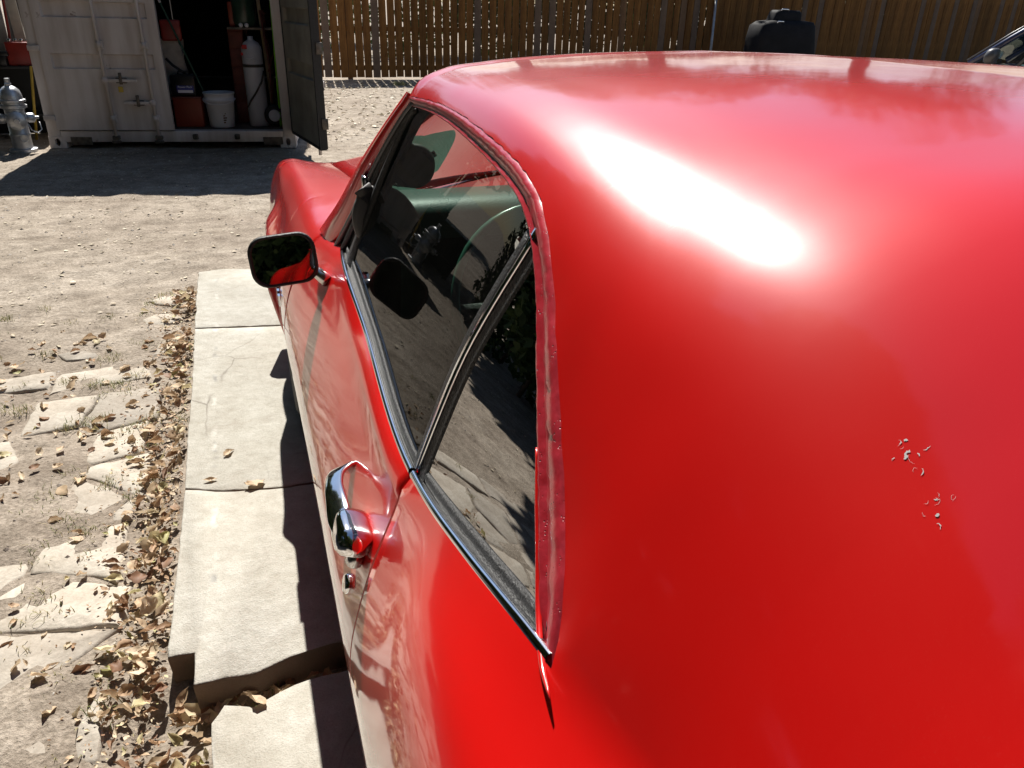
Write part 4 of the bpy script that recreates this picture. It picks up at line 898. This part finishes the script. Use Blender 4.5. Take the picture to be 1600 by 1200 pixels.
def stick(name, a, b_, r, m, label, cat, mat2=None):
    o = MB().tube([Vector((0, 0, 0)), (Vector(b_)-Vector(a))*.5, Vector(b_)-Vector(a)], r, 10).build(name, m); o.location = a; return tag(o, label, cat)
stick('green_stick', CP(2.27, .30, .172), CP(2.285, .42, 1.55), .012, 'lime', 'thin lime green plastic stick standing by the open container door', 'stick')
o = MB().box((0, 0, .72), (.035, .05, 1.44), ry=R(-2), bev=.003).build('wooden_plank', 'plank'); o.location = CP(2.135, .74); o.rotation_euler = (0, 0, CRZ); tag(o, 'pale upright plank beside the dark green tank', 'plank')
o = MB().box((0, 0, .10), (.20, .18, .20), bev=.015).build('red_can', 'red_metal'); o.location = CP(1.225, .55, 1.01); o.rotation_euler = (0, 0, CRZ+.2); tag(o, 'red metal can on top of the grey sack inside the container', 'can')
bg_ = MB(); rr = np.random.default_rng(8)
bg_.grid([[((.13+.02*math.sin(3*a+z*9))*math.copysign(abs(math.cos(a))**.6, math.cos(a))*(1-.12*z), (.11)*math.copysign(abs(math.sin(a))**.6, math.sin(a)), z) for a in np.linspace(0, 2*math.pi, 29)] for z in (0, .03, .12, .25, .4, .52, .60)]); bg_.add([(0, 0, .60)], [])
bg_.box((0, 0, .585), (.18, .15, .03), bev=.01)
o = bg_.build('grey_sack', 'bag'); o.location = CP(1.19, .60, .42); o.rotation_euler = (0, 0, CRZ); tag(o, 'crumpled grey paper sack behind the black case', 'sack')
o = MB().box((0, 0, .125), (.34, .30, .25), bev=.01).build('crate', 'black_plastic'); o.location = CP(1.17, .62); o.rotation_euler = (0, 0, CRZ); tag(o, 'dark crate under the grey sack in the container', 'crate')
o = MB().tube([CP(1.16, .42, .84), CP(1.22, .40, .78), CP(1.32, .44, .70), CP(1.36, .47, .63), CP(1.36, .50, .45), CP(1.40, .56, .30), CP(1.50, .62, .185)], .014, 8).build('black_hose', 'rubber'); tag(o, 'black hose hanging over the grey sack', 'hose')

# hydrant, bench and its things beside the container
hy_ = empty('fire_hydrant', (-3.005, 8.42, GZ), .2); tag(hy_, 'silver painted fire hydrant standing left of the container', 'fire hydrant')
MB().lathe([(.125, -.03), (.125, .02), (.09, .025), (.088, .14), (.095, .15), (.095, .165), (.088, .175), (.088, .40), (.118, .41), (.118, .435), (.095, .44), (.095, .46), (.118, .465), (.118, .485), (.100, .49), (.098, .52), (.085, .57), (.055, .60), (.035, .61), (0, .615)], n=36).build('barrel', 'hydrant', hy_, auto=50)
MB().lathe([(.028, .60), (.03, .63), (.024, .64), (.024, .68), (0, .682)], n=6).build('operating_nut', 'hydrant', hy_, smooth=False)
def nozzle(ax, r, z, ln):
    s = -1 if ax[0] == '-' else 1
    mb = MB().lathe([(r*.85, .05*s), (r*.85, (.095)*s), (r*1.05, .10*s), (r*1.05, (.10+ln)*s), (r*.8, (.115+ln)*s), (r*.35, (.12+ln)*s), (r*.3, (.15+ln)*s), (0, (.152+ln)*s)], (0, 0, z), 24, ax[1]); return mb.build('nozzle_cap', 'hydrant', hy_, auto=40)
nozzle('-Y', .082, .30, .03); nozzle('+X', .045, .31, .045); nozzle('-X', .045, .31, .045)
MB().tube([(.19, -.01, .27), (.20, -.03, .20), (.16, -.06, .17), (.11, -.06, .20), (.09, -.06, .26)], .006, 6).build('chain', 'hydrant', hy_)
MB().tube([(.03+.035*math.cos(a), -.093, .13+.035*math.sin(a)) for a in np.linspace(0, 6.28, 16, endpoint=False)], .005, 6, closed=True).build('ring', 'hydrant', hy_)
bn = empty('work_bench', (-3.25, 9.30, GZ)); tag(bn, 'dark metal bench behind the fire hydrant', 'bench')
MB().box((0, 0, .725), (.95, .42, .03), bev=.004).build('bench_top', 'black_metal', bn)
for x in (-.42, .43):
    for y in (-.18, .18): MB().box((x, y, .355), (.035, .035, .71)).build('leg', 'black_metal', bn, smooth=False)
MB().box((0, .0, .25), (.86, .36, .02)).build('lower_shelf', 'black_metal', bn, smooth=False)
MB().box((0, .212, .36), (.93, .015, .70)).build('added_back_sheet', 'black_metal', bn, smooth=False); MB().box((-.455, 0, .36), (.015, .40, .70)).build('added_end_sheet', 'black_metal', bn, smooth=False)  # dark sheets added to block the bright ground behind; not bench parts
tb = empty('red_toolbox', (-2.99, 9.24, GZ+.74)); tag(tb, 'red metal toolbox on the dark bench', 'toolbox'); MB().box((0, 0, .105), (.24, .22, .21), bev=.008).build('box_body', 'red_metal', tb, auto=40); MB().box((0, 0, .216), (.245, .225, .016), bev=.005).build('lid', 'red_metal', tb)
for i in range(4): o = MB().box((0, 0, .015), (.03, .03, .03), bev=.006).build('spray_nozzle', 'chrome', tb); o.location = (-.08+i*.055, -.06+.02*(i % 2), .224)
vz = empty('bench_vise', (-3.16, 9.14, GZ+.74)); tag(vz, 'small black vise on the edge of the dark bench', 'vise'); MB().box((0, 0, .05), (.09, .12, .10), bev=.012).build('vise_body', 'black_plastic', vz); MB().box((.02, -.03, .115), (.10, .05, .05), bev=.01).build('jaw', 'black_plastic', vz)
o = MB().box((0, 0, .7), (.10, .03, 1.55), ry=R(-2), bev=.003).build('white_board', 'white_wood'); o.location = (-3.03, 9.56, GZ+.06); tag(o, 'tall white board leaning behind the red toolbox', 'board')
o = MB().box((0, 0, .7), (.16, .03, 1.50), bev=.003).build('grey_board', 'pipe'); o.location = (-3.24, 9.58, GZ+.04); tag(o, 'wide grey board standing behind the dark bench', 'board')
stick('red_rod', (-3.12, 9.40, GZ+.739), (-3.085, 9.46, 1.45), .014, 'red_metal', 'thin red rod standing on the bench by the toolbox', 'rod')
stick('yellow_pole', (-3.01, 9.06, GZ-.01), (-2.90, 9.06, .66), .014, 'yellow', 'yellow pole leaning between hydrant and container', 'pole')

# ------------------------------------------------------------------ fence
FY = 15.7
fen = empty('wooden_fence', (0, FY, GZ)); tag(fen, 'tall stained wooden picket fence at the back of the yard', 'fence')
bms = []
for k in range(5):
    rr = random.Random(40+k); w = .140+rr.uniform(-.004, .004); h = 1.82+rr.uniform(-.03, .03)
    bms.append(raw('picket', [(-w/2, -.009, 0), (w/2, -.009, 0), (w/2, .009, 0), (-w/2, .009, 0), (-w/2, -.009, h-.03), (w/2, -.009, h-.03), (w/2, .009, h-.03), (-w/2, .009, h-.03), (-w/2+.03, -.009, h), (w/2-.03, -.009, h), (w/2-.03, .009, h), (-w/2+.03, .009, h)],
      [(0, 1, 5, 4), (1, 2, 6, 5), (2, 3, 7, 6), (3, 0, 4, 7), (4, 5, 9, 8), (5, 6, 10, 9), (6, 7, 11, 10), (7, 4, 8, 11), (8, 9, 10, 11), (0, 3, 2, 1)])); bms[-1].materials.append(M['fence'])
rr = random.Random(2); x = -3.6; i = 0
while x < 19.6:
    o = link('picket', rr.choice(bms), None, fen, False); o.location = (x, rr.uniform(-.003, .003), .05+rr.uniform(-.012, .012)); o.rotation_euler = (0, rr.uniform(-.004, .004), rr.uniform(-.03, .03)+math.pi*(i % 2)); i += 1
    x += .1585+rr.uniform(-.006, .006) if x < 9 else .146+rr.uniform(-.003, .003)
for z in (.22, .92, 1.55):
    for x0 in np.arange(-3.6, 19, 2.44): MB().box((x0+1.22, .031, z), (2.43, .04, .09)).build('rail', 'fence', fen, smooth=False)
for x0 in np.arange(-3.6, 20, 2.44): MB().box((x0, .095, .92), (.09, .09, 1.9)).build('post', 'fence', fen, smooth=False)
o = MB().box((0, 0, .30), (.07, .07, .64), bev=.004).build('wooden_stake', 'bark'); o.location = (6.07, 15.2, GZ-.02); tag(o, 'short dark stake standing in front of the fence', 'stake')
o = MB().tube([(0, 0, 0), (.12, .22, .8), (.26, .48, 1.62)], .028, 10).build('leaning_pipe', 'pipe'); o.location = (9.0, 15.19, GZ); tag(o, 'grey metal pipe leaning against the fence by the covered grill', 'pipe')
# covered grill
gr = empty('covered_grill', (9.95, 14.1, GZ)); tag(gr, 'black covered grill with a small box on top by the fence', 'grill')
def loft(rows_, n=32, p=.35):
    return [[(cx+a_*math.copysign(abs(math.cos(t))**p, math.cos(t)), cy+b_*math.copysign(abs(math.sin(t))**p, math.sin(t)), z) for t in np.linspace(0, 2*math.pi, n+1)] for z, cx, cy, a_, b_ in rows_]
MB().grid(loft([(.50, 0, 0, .74, .34), (.58, 0, 0, .73, .34), (.90, -.02, 0, .70, .33), (1.15, -.02, 0, .66, .31), (1.225, .02, 0, .58, .27), (1.25, .05, 0, .40, .2), (1.252, .05, 0, .01, .01)])).build('cover', 'tarp', gr)
MB().grid(loft([(1.24, -.02, 0, .34, .18), (1.38, 0, 0, .32, .17), (1.44, 0, 0, .27, .14), (1.445, 0, 0, .01, .01)])).build('top_box', 'tarp', gr)
MB().tube([(-.22, -.15, 1.43), (-.20, -.15, 1.455), (-.05, -.15, 1.455), (-.03, -.15, 1.43)], .012, 8).build('handle', 'chrome', gr)
MB().tube([(-.38, -.30, 1.205), (-.36, -.315, 1.235), (-.24, -.315, 1.235), (-.22, -.30, 1.205)], .012, 8).build('handle', 'chrome', gr)
for x in (-.6, .6):
    for y in (-.25, .25): MB().box((x, y, .26), (.04, .04, .53)).build('leg', 'black_metal', gr, smooth=False)
MB().box((.52, -.33, .53), (.34, .04, .10), bev=.01).build('blue_flap', 'bluecloth', gr)

# ------------------------------------------------------------------ navy car parked on the right (faces -x)
nc = empty('navy_car', (8.7, 6.35, GZ), R(-63)); tag(nc, 'dark blue four-door car parked beyond the red roof', 'car')
def nprof(x):    # half width, hood/belt height by station x (front -2.0 ... rear 2.4)
    h = np.interp(x, [-2.1, -1.95, -1.2, -.95, 1.7, 2.2, 2.4], [.55, .70, .86, .90, .93, .90, .6]); w = np.interp(x, [-2.1, -1.7, -1, 1.5, 2.4], [.60, .80, .86, .87, .70]); return w, h
rows = []
for x in np.r_[np.linspace(-2.1, 2.4, 40)]:
    w, h = nprof(x); rows.append([(x, -w*.92, .22), (x, -w, .38), (x, -w, .62), (x, -w*.985, h-.08), (x, -w*.94, h-.015), (x, -w*.86, h), (x, 0, h+.03), (x, w*.86, h), (x, w*.94, h-.015), (x, w*.985, h-.08), (x, w, .62), (x, w, .38), (x, w*.92, .22)])
mb = MB().grid(rows)
mb.add(rows[0], [tuple(range(13))]); mb.add(rows[-1], [tuple(range(13))]); mb.build('body', 'navy', nc)
A0, A1, RF, RR, RB = (-1.14, -.80, .93), (-.43, -.63, 1.50), (-.35, -.60, 1.53), (1.05, -.60, 1.53), (1.75, -.74, .95)
def fl_(p, s): return (p[0], p[1]*s, p[2])
roofrows = [[(x, -.62, z-.035), (x, -.55, z), (x, 0, z+.03), (x, .55, z), (x, .62, z-.035)] for x, z in ((-.43, 1.515), (-.2, 1.54), (.4, 1.555), (1.0, 1.54), (1.15, 1.515))]
MB().grid(roofrows).build('roof', 'navy', nc, solid=.02)
for s in (1, -1):
    MB().tube([fl_(A0, s), fl_((-.78, -.72, 1.23), s), fl_(A1, s), fl_(RF, s), fl_((.35, -.62, 1.545), s), fl_(RR, s), fl_((1.45, -.68, 1.27), s), fl_(RB, s)], .036, 8).build('pillar', 'navy', nc)
    MB().tube([fl_((-1.17, -.79, .97), s), fl_((-.80, -.71, 1.275), s), fl_((-.45, -.60, 1.545), s)], .014, 6).build('windshield_trim', 'dark_trim', nc)
    MB().tube([fl_((-.62, -.835, .93), s), fl_((-.40, -.70, 1.30), s), fl_((-.36, -.64, 1.46), s)], .020, 6).build('vent_divider', 'dark_trim', nc)
    MB().tube([fl_((.35, -.85, .93), s), fl_((.38, -.63, 1.52), s)], .035, 8).build('pillar', 'navy', nc)
    MB().add([fl_(p, s) for p in ((-1.10, -.83, .93), (-.40, -.635, 1.50), (1.05, -.61, 1.51), (1.70, -.77, .94), (.3, -.845, .93))], [(0, 1, 2, 3, 4)]).build('side_window', 'glass', nc, smooth=False)
    mr_ = MB().grid(loft([(.96, -.88, -.98*s, .02, .05), (.975, -.88, -.98*s, .06, .10), (1.04, -.87, -.98*s, .075, .115), (1.10, -.86, -.98*s, .06, .10), (1.125, -.85, -.98*s, .03, .06), (1.127, -.85, -.98*s, .001, .001)], 20, .8)); mr_.tube([(-.86, -.82*s, .96), (-.87, -.93*s, .99)], .025, 8); mr_.build('side_mirror', 'dark_trim', nc)
    for x in (-1.35, 1.40):
        w = MB().lathe([(.19, -.09), (.28, -.10), (.32, -.07), (.32, .07), (.28, .10), (.19, .09), (.185, 0), (.19, -.09)], (x, -.78*s, .32), 32, 'Y', cap=False).build('wheel', 'tyre', nc); MB().lathe([(0, -.06*s), (.1, -.05*s), (.18, -.085*s), (.195, -.08*s), (.195, 0), (0, 0)], (x, -.78*s, .32), 24, 'Y').build('rim', 'steel', w)
    MB().box((-.25, -.35*s, 1.10), (.14, .24, .20), bev=.04).build('headrest', 'seat_grey', nc); MB().box((-.2, -.36*s, .88), (.16, .46, .50), ry=R(12), bev=.04).build('seat_back', 'seat_grey', nc)
MB().grid([[(-1.16+.0*t, -.78+1.56*t, .93+.05*math.sin(math.pi*t)) for t in np.linspace(0, 1, 9)], [(-.45-.06*math.sin(math.pi*t), -.60+1.2*t, 1.50+.04*math.sin(math.pi*t)) for t in np.linspace(0, 1, 9)]]).build('windshield', 'glass', nc)
MB().grid([[(1.78, -.72+1.44*t, .95+.03*math.sin(math.pi*t)) for t in np.linspace(0, 1, 9)], [(1.14, -.58+1.16*t, 1.50+.03*math.sin(math.pi*t)) for t in np.linspace(0, 1, 9)]]).build('rear_window', 'glass', nc)
for s in (1, -1): MB().box((-2.03, -.52*s, .62), (.10, .26, .10), bev=.02).build('headlight', 'white_label', nc)

# ------------------------------------------------------------------ trees around the yard
def leaf_cloud(n, blobs, size, seed):
    g = np.random.default_rng(seed); k = g.choice(len(blobs), n, p=np.array([b[3]**2 for b in blobs])/sum(b[3]**2 for b in blobs)); B = np.array(blobs)
    d = g.normal(size=(n, 3)); d /= np.linalg.norm(d, axis=1)[:, None]; rad = B[k, 3]*(.55+.5*g.random(n)**.6); c = B[k, :3]+d*rad[:, None]*np.array([1, 1, .8])
    a = g.normal(size=(n, 3)); a /= np.linalg.norm(a, axis=1)[:, None]; b = np.cross(a, g.normal(size=(n, 3))); b /= np.linalg.norm(b, axis=1)[:, None]; s = size*(.6+.8*g.random(n))[:, None]
    v = np.stack([c-a*s, c+b*s*.5, c+a*s, c-b*s*.5], 1).reshape(-1, 3); f = np.arange(4*n).reshape(n, 4); return v, f
def tree(label, loc, h, cr_, th, n, seed, group, size=.16):
    rr = random.Random(seed); t = empty('tree', loc); tag(t, label, 'tree', group)
    mb = MB(); mb.tube([(0, 0, -.2), (.05, .03, h*.25), (-.05, .05, h*.5), (.0, .0, h*.78)], [th*1.25, th, th*.75, th*.3], 10)
    blobs = []
    for i in range(15):
        a = rr.uniform(0, 6.28); q_ = rr.uniform(.25, .8)*cr_; z = h*rr.uniform(.42, .9); r_ = cr_*rr.uniform(.30, .48); blobs.append((q_*math.cos(a), q_*math.sin(a), z, r_))
        mb.tube([(0, 0, h*rr.uniform(.28, .5)), (q_*.5*math.cos(a), q_*.5*math.sin(a), z*.85), (q_*math.cos(a), q_*math.sin(a), z)], [th*.35, th*.22, th*.08], 6)
    mb.build('trunk', 'bark', t); v, f = leaf_cloud(n, blobs, size, seed); link('crown', raw('crown', v, f.tolist()), 'foliage', t, False)
gB = 'trees beyond the fence'
tree('tall leafy tree behind the right of the fence', (12.0, 23.5, GZ), 9.5, 4.6, .3, 9000, 1, gB)
tree('broad tree behind the fence near the covered grill', (8.0, 25.5, GZ), 8.6, 4.2, .28, 8000, 2, gB)
tree('tree behind the fence beyond the dark blue car', (18.5, 21.5, GZ), 10.5, 5.2, .32, 9000, 3, gB)
tree('low tree behind the fence beside the container', (-6.0, 24.0, GZ), 5.5, 3.6, .22, 6000, 4, gB)
tree('smaller tree behind the middle of the fence', (1.5, 30.0, GZ), 5.6, 3.6, .22, 6000, 5, gB)
gY = 'yard trees beside the flagstones'
tree('shade tree standing left of the container', (-6.4, 9.6, GZ), 8.0, 3.8, .26, 19000, 6, gY, .2)
tree('shade tree on the bare yard left of the flagstones', (-6.2, 5.2, GZ), 8.0, 3.6, .26, 21000, 12, gY, .2)
tree('shade tree standing back beyond the left hedge', (-8.0, 2.4, GZ), 9.5, 3.8, .28, 19000, 16, gY, .2)
tree('shade tree leaning over the flagstone path', (-5.2, -.8, GZ), 8.6, 3.7, .26, 19000, 7, gY, .2)
tree('large shade tree behind the parked red coupe', (-2.2, -8.2, GZ), 9.5, 5.0, .34, 19000, 8, gY, .24)
tree('large shade tree at the back of the drive', (5.0, -9.5, GZ), 9.5, 5.0, .32, 15000, 9, gY, .24)
tree('shade tree overhanging the rear of the flagstones', (-4.4, -4.6, GZ), 9.5, 3.8, .30, 19000, 15, gY, .2)
tree('shade tree behind the flagstone path', (-9.5, -6.0, GZ), 9.0, 4.6, .30, 13000, 10, gY, .24)
def hedge(label, loc, lx, ly, h, n, seed, grp='hedges behind the fence', nb=26):
    t = empty('hedge', loc); tag(t, label, 'hedge', grp); rr = random.Random(seed); blobs = [((-lx+2*lx*(i+.5)/nb if lx > ly else rr.uniform(-lx, lx)), (-ly+2*ly*(i+.5)/nb if ly >= lx else rr.uniform(-ly, ly)), .35+(h-.35)*((i*.618) % 1), rr.uniform(.55, .9)) for i in range(nb)]
    v, f = leaf_cloud(int(n*1.7), blobs, .075, seed); link('foliage', raw('foliage', v, f.tolist()), 'foliage', t, False)
    for b_ in blobs[::4]: MB().tube([(b_[0], b_[1], -.1), (b_[0]*1.01, b_[1], b_[2])], .03, 6).build('stem', 'bark', t)
hedge('dense hedge behind the fence past the covered grill', (13.5, 17.6, GZ), 5.5, .7, 2.0, 9000, 31)
hedge('low hedge standing back behind the fence', (3.0, 22.5, GZ), 8.0, .6, 1.7, 8000, 32)

hedge('tall dark hedge along the left side of the yard', (-4.9, 1.5, GZ), .4, 7.5, 2.6, 34000, 33, 'hedges around the yard', 90)
hedge('tall dark hedge across the back of the drive', (0, -6.6, GZ), 8.0, .5, 3.0, 34000, 34, 'hedges around the yard', 96)
hs = empty('house', (0, -9.6, GZ)); tag(hs, 'unseen dark brown house added behind the hedge to block sky', 'house')  # out of view; added to block low sky in the mirror's reflection
MB().box((0, -2.5, 1.5), (15, 5, 3.0)).build('wall', 'house_wall', hs, smooth=False)
MB().add([(-7.9, .5, 2.95), (7.9, .5, 2.95), (7.9, -2.5, 4.5), (-7.9, -2.5, 4.5), (-7.9, -5.5, 2.95), (7.9, -5.5, 2.95)], [(0, 1, 2, 3), (3, 2, 5, 4), (0, 3, 4), (1, 5, 2), (0, 4, 5, 1)]).build('roof', 'tyre', hs, smooth=False)
for x in (-5, -1.5, 4.5):
    w = MB().box((x, .02, 1.55), (1.3, .06, 1.1)).build('window', 'white_wood', hs, smooth=False); MB().box((x, .045, 1.55), (1.14, .04, .94)).build('pane', 'black_plastic', w, smooth=False)
MB().box((1.8, .02, 1.02), (.95, .06, 2.04)).build('door', 'rust_red', hs, smooth=False)
# ------------------------------------------------------------------ leaves, grass, pebbles
def leaf_template(seed, L_=1.0):
    """a dry leaf: pointed oval with a ragged edge, bent along its length, one half often rolled in, crumpled"""
    g = random.Random(seed*7+1); n = 8; curl = g.choice([g.uniform(.1, .6), g.uniform(.6, 1.8), -g.uniform(.2, .9)]); tw = g.uniform(-1.0, 1.0); wid = g.uniform(.22, .36); fl, fr_ = g.uniform(-.3, .9), g.uniform(-.2, 1.9); v = []
    for i in range(n+1):
        t = i/n; w = wid*max(.02, math.sin(math.pi*t**.85))**1.15*g.uniform(.8, 1.15); a = curl*(t-.4); x = math.sin(a)/curl; z = (1-math.cos(a))/curl; tt = tw*(t-.4)
        for s in (-1, -.5, 0, .5, 1):
            fo = (fl if s < 0 else fr_)*(.6+.8*t); an = fo*abs(s); y0 = math.copysign(w*abs(s)*math.cos(an*.8), s) if s else 0; z0 = w*abs(s)*math.sin(an)
            j = .035 if 0 < i < n else .01
            v.append((x+g.gauss(0, j*.6), y0*math.cos(tt)-z0*math.sin(tt)+g.gauss(0, j*.5), z+y0*math.sin(tt)+z0*math.cos(tt)+g.gauss(0, j)))
    f = [(i*5+j, i*5+j+1, i*5+j+6, i*5+j+5) for i in range(n) for j in range(4)]
    v = np.array(v)*L_; v[:, 2] -= v[:, 2].min(); return v, f
TPL = [leaf_template(s) for s in range(16)]
def scatter(name, P, sizes, mat, label, cat, tilt=.35, seed=0, flat=1.0):
    g = np.random.default_rng(seed); V = []; F = []; off = 0
    for p, s in zip(P, sizes):
        tv, tf = TPL[g.integers(len(TPL))]; m = np.array(Matrix.Rotation(g.uniform(0, 6.28), 3, 'Z') @ Matrix.Rotation(g.normal(0, tilt), 3, 'X') @ Matrix.Rotation(g.normal(0, tilt), 3, 'Y'))
        V.append((tv*(1, 1, flat)) @ m.T*s+p); F += [tuple(off+i for i in f) for f in tf]; off += len(tv)
    return tag(link(name, raw(name, np.concatenate(V), F), mat), label, cat, kind='stuff')
g = np.random.default_rng(21)
def gz(x, y): return GZ + .05*fbm(x*1.3, y*1.3, 3)*np.clip(1-np.hypot(x, y-6)/22, 0, 1)+.035*fbm(x*6, y*6, 9)
def pts(n, fx, fy, dz=(.004, .012)):
    x = fx(n); y = fy(n); return np.stack([x, y, gz(x, y)+g.uniform(*dz, n)], 1)
n = 800
x = -1.245-np.abs(g.normal(0, .085, n)); y = .15+3.4*g.random(n); keep = fbm(x*3, y*2.2, 77)+.22 > g.random(n)*.42; x, y = x[keep], y[keep]
P = np.stack([x, y, GZ+.004+.06*g.random(len(x))*np.exp(-((x+1.25)/.09)**2)+.004], 1)
scatter('leaf_litter', P, g.uniform(.026, .064, len(P)), 'dead_leaf', 'drift of dry brown leaves along the concrete slab edge', 'leaves', .5, 1)
n = 2600; xf = -1.24-np.abs(g.normal(0, .11, n)); yf = .1+3.5*g.random(n)
scatter('leaf_crumbs', np.stack([xf, yf, GZ+.004+.012*g.random(n)], 1), .006+.016*g.random(n)**2, 'dead_leaf', 'crumbled bits of dry leaf along the slab edge', 'leaves', .3, 8, .5)
P = np.stack([g.uniform(-1.22, -.82, 46), .648+g.normal(0, .018, 46), g.uniform(-.10, -.055, 46)], 1); P2 = np.stack([g.uniform(-1.26, -1.14, 70), g.uniform(.1, .63, 70), g.uniform(-.085, -.05, 70)], 1)
scatter('gap_leaves', np.concatenate([P, P2]), g.uniform(.03, .07, 116), 'dead_leaf', 'dry leaves fallen into the gap between the slabs', 'leaves', .5, 2)
n = 900; P = pts(n, lambda k: g.uniform(-3.2, -1.25, k), lambda k: g.uniform(-.2, 3.0, k), (.006, .014)); kp = fbm(P[:, 0]*2, P[:, 1]*2, 51) > -.02+.12*g.random(n); P = P[kp]
scatter('scattered_leaves', P, g.uniform(.018, .05, len(P)), 'dead_leaf', 'small dry leaves scattered over the flagstones', 'leaves', .35, 3)
n = 2300; P = pts(n, lambda k: g.uniform(-4.5, 1.2, k), lambda k: 2.8+g.random(k)**.8*5.5, (.003, .008))
scatter('yard_leaves', P, .012+.03*g.random(n)**2, 'pale_leaf', 'pale dry leaf bits strewn over the bare yard', 'leaves', .12, 4, .4)
n = 3200; P = pts(n, lambda k: g.uniform(-1, 8, k), lambda k: g.uniform(8.6, 15.4, k), (.004, .02))
scatter('fence_leaves', P, g.uniform(.03, .09, n), 'pale_leaf', 'thick litter of pale dry leaves before the fence', 'leaves', .2, 5, .5)
# single larger leaves that can be told apart
LM = []
for i, (tv, tf) in enumerate(TPL): me = raw('dry_leaf', tv, tf); me.materials.append(M['dead_leaf']); me.polygons.foreach_set('use_smooth', [True]*len(me.polygons)); LM.append(me)
rr = random.Random(9)
def lone(x, y, z, s, label, grp=None, k=None, tilt=.25):
    o = bpy.data.objects.new('dry_leaf', LM[k if k is not None else rr.randrange(len(LM))]); COL.objects.link(o); o.location = (x, y, z); o.rotation_euler = (rr.gauss(0, tilt), rr.gauss(0, tilt), rr.uniform(0, 6.28)); o.scale = (s, s, s); return tag(o, label, 'leaf', grp)
lone(-1.085, 1.67, .0, .055, 'single brown leaf lying flat on the middle concrete slab', None, 1, .05)
lone(-1.135, 1.52, .0, .045, 'small curled leaf by the crack across the slabs', None, 3, .1)
lone(-1.0, 1.455, .0, .075, 'shadowy dry leaf stuck in the crack across the slabs', None, 0, .1)
lone(-1.03, .585, -.012, .065, 'yellowish leaf resting on the broken slab edge', None, 2, .2)
lone(-1.48, .77, GZ+.006, .085, 'big pale crumpled leaf on the flagstones', None, 5, .06)
for i in range(70): lone(rr.uniform(-2.1, -1.34), rr.uniform(.35, 3.2), GZ+rr.uniform(.004, .012), rr.uniform(.035, .075), 'loose curled dry leaf lying on the flagstones and dirt', 'loose leaves on the flagstones')
# grass tufts in the joints
def grass():
    gg = random.Random(12); V = []; F = []
    tufts = [(gg.uniform(-1.62, -1.25), gg.uniform(.35, 3.0)) for _ in range(44)]+[(gg.uniform(-2.4, -1.4), gg.uniform(.3, 3.6)) for _ in range(42)]+[(-1.02+gg.uniform(-.06, .06), .64) for _ in range(3)]+[(2.05+gg.uniform(-.1, .1), 14.6) for _ in range(10)]
    for tx, ty in tufts:
        big = 3.2 if ty > 10 else 1
        for _ in range(gg.randint(16, 44)):
            x, y = tx+gg.gauss(0, .022*big), ty+gg.gauss(0, .022*big); h = gg.uniform(.006, .028)*big; a = gg.uniform(0, 6.28); ln_ = gg.uniform(.3, 1.3)*h; w = .0011*big**.5; dx, dy = math.cos(a), math.sin(a); z = GZ-.002 if abs(ty-.64) > .01 else -.085; n0 = len(V)
            if abs(ty-.64) < .01: h *= 1.8
            V += [(x-dy*w, y+dx*w, z), (x+dy*w, y-dx*w, z), (x+dx*ln_*.4+dy*w, y+dy*ln_*.4-dx*w, z+h*.7), (x+dx*ln_*.4-dy*w, y+dy*ln_*.4+dx*w, z+h*.7), (x+dx*ln_, y+dy*ln_, z+h)]; F += [(n0, n0+1, n0+2, n0+3), (n0+3, n0+2, n0+4)]
    tag(link('grass', raw('grass', V, F), 'grass', None, False), 'short dry and green grass growing in the joints', 'grass', kind='stuff')
grass()
def pebbles():
    gg = np.random.default_rng(33); n = 5200; x = gg.uniform(-3.5, 1.0, n); y = np.where(gg.random(n) < .6, gg.uniform(-.2, 4, n), gg.uniform(4, 9, n)); z = gz(x, y); s = .0025+.006*gg.random(n)**3
    keep = ~((x > -1.27) & (x < -.2) & (y < 3.8)); x, y, z, s = x[keep], y[keep], z[keep], s[keep]; s = s*np.where(y > 4, 1.6, 1)
    base_ = np.array([(1, 0, 0), (-1, 0, 0), (0, 1, 0), (0, -1, 0), (0, 0, .7), (0, 0, -.5)]); fc = [(0, 2, 4), (2, 1, 4), (1, 3, 4), (3, 0, 4), (2, 0, 5), (1, 2, 5), (3, 1, 5), (0, 3, 5)]; V = []; F = []
    for i in range(len(x)):
        q_ = base_*gg.uniform(.6, 1.3, (6, 3))*s[i]+(x[i], y[i], z[i]); V.append(q_); F += [tuple(6*i+k for k in f) for f in fc]
    tag(link('pebbles', raw('pebbles', np.concatenate(V), F), 'gravel', None, False), 'small pebbles and grit strewn over the dirt', 'pebbles', kind='stuff')
pebbles()
# primer showing through chipped paint on the sail panel (y, half width, length, width, angle)
rr = random.Random(14)
for cy, cw, n in ((-.464, .586, 11), (-.490, .588, 11)):
    for i in range(n): a0 = rr.uniform(0, 6.28); FL.append((cy+rr.gauss(0, .006), cw+rr.gauss(0, .005), rr.uniform(.0012, .0032), a0, a0+rr.uniform(1, 2.6), rr.choice([.00012, .0002, .0004, .0010]), rr.uniform(.5, 1), rr.uniform(0, 3)))
flakes()
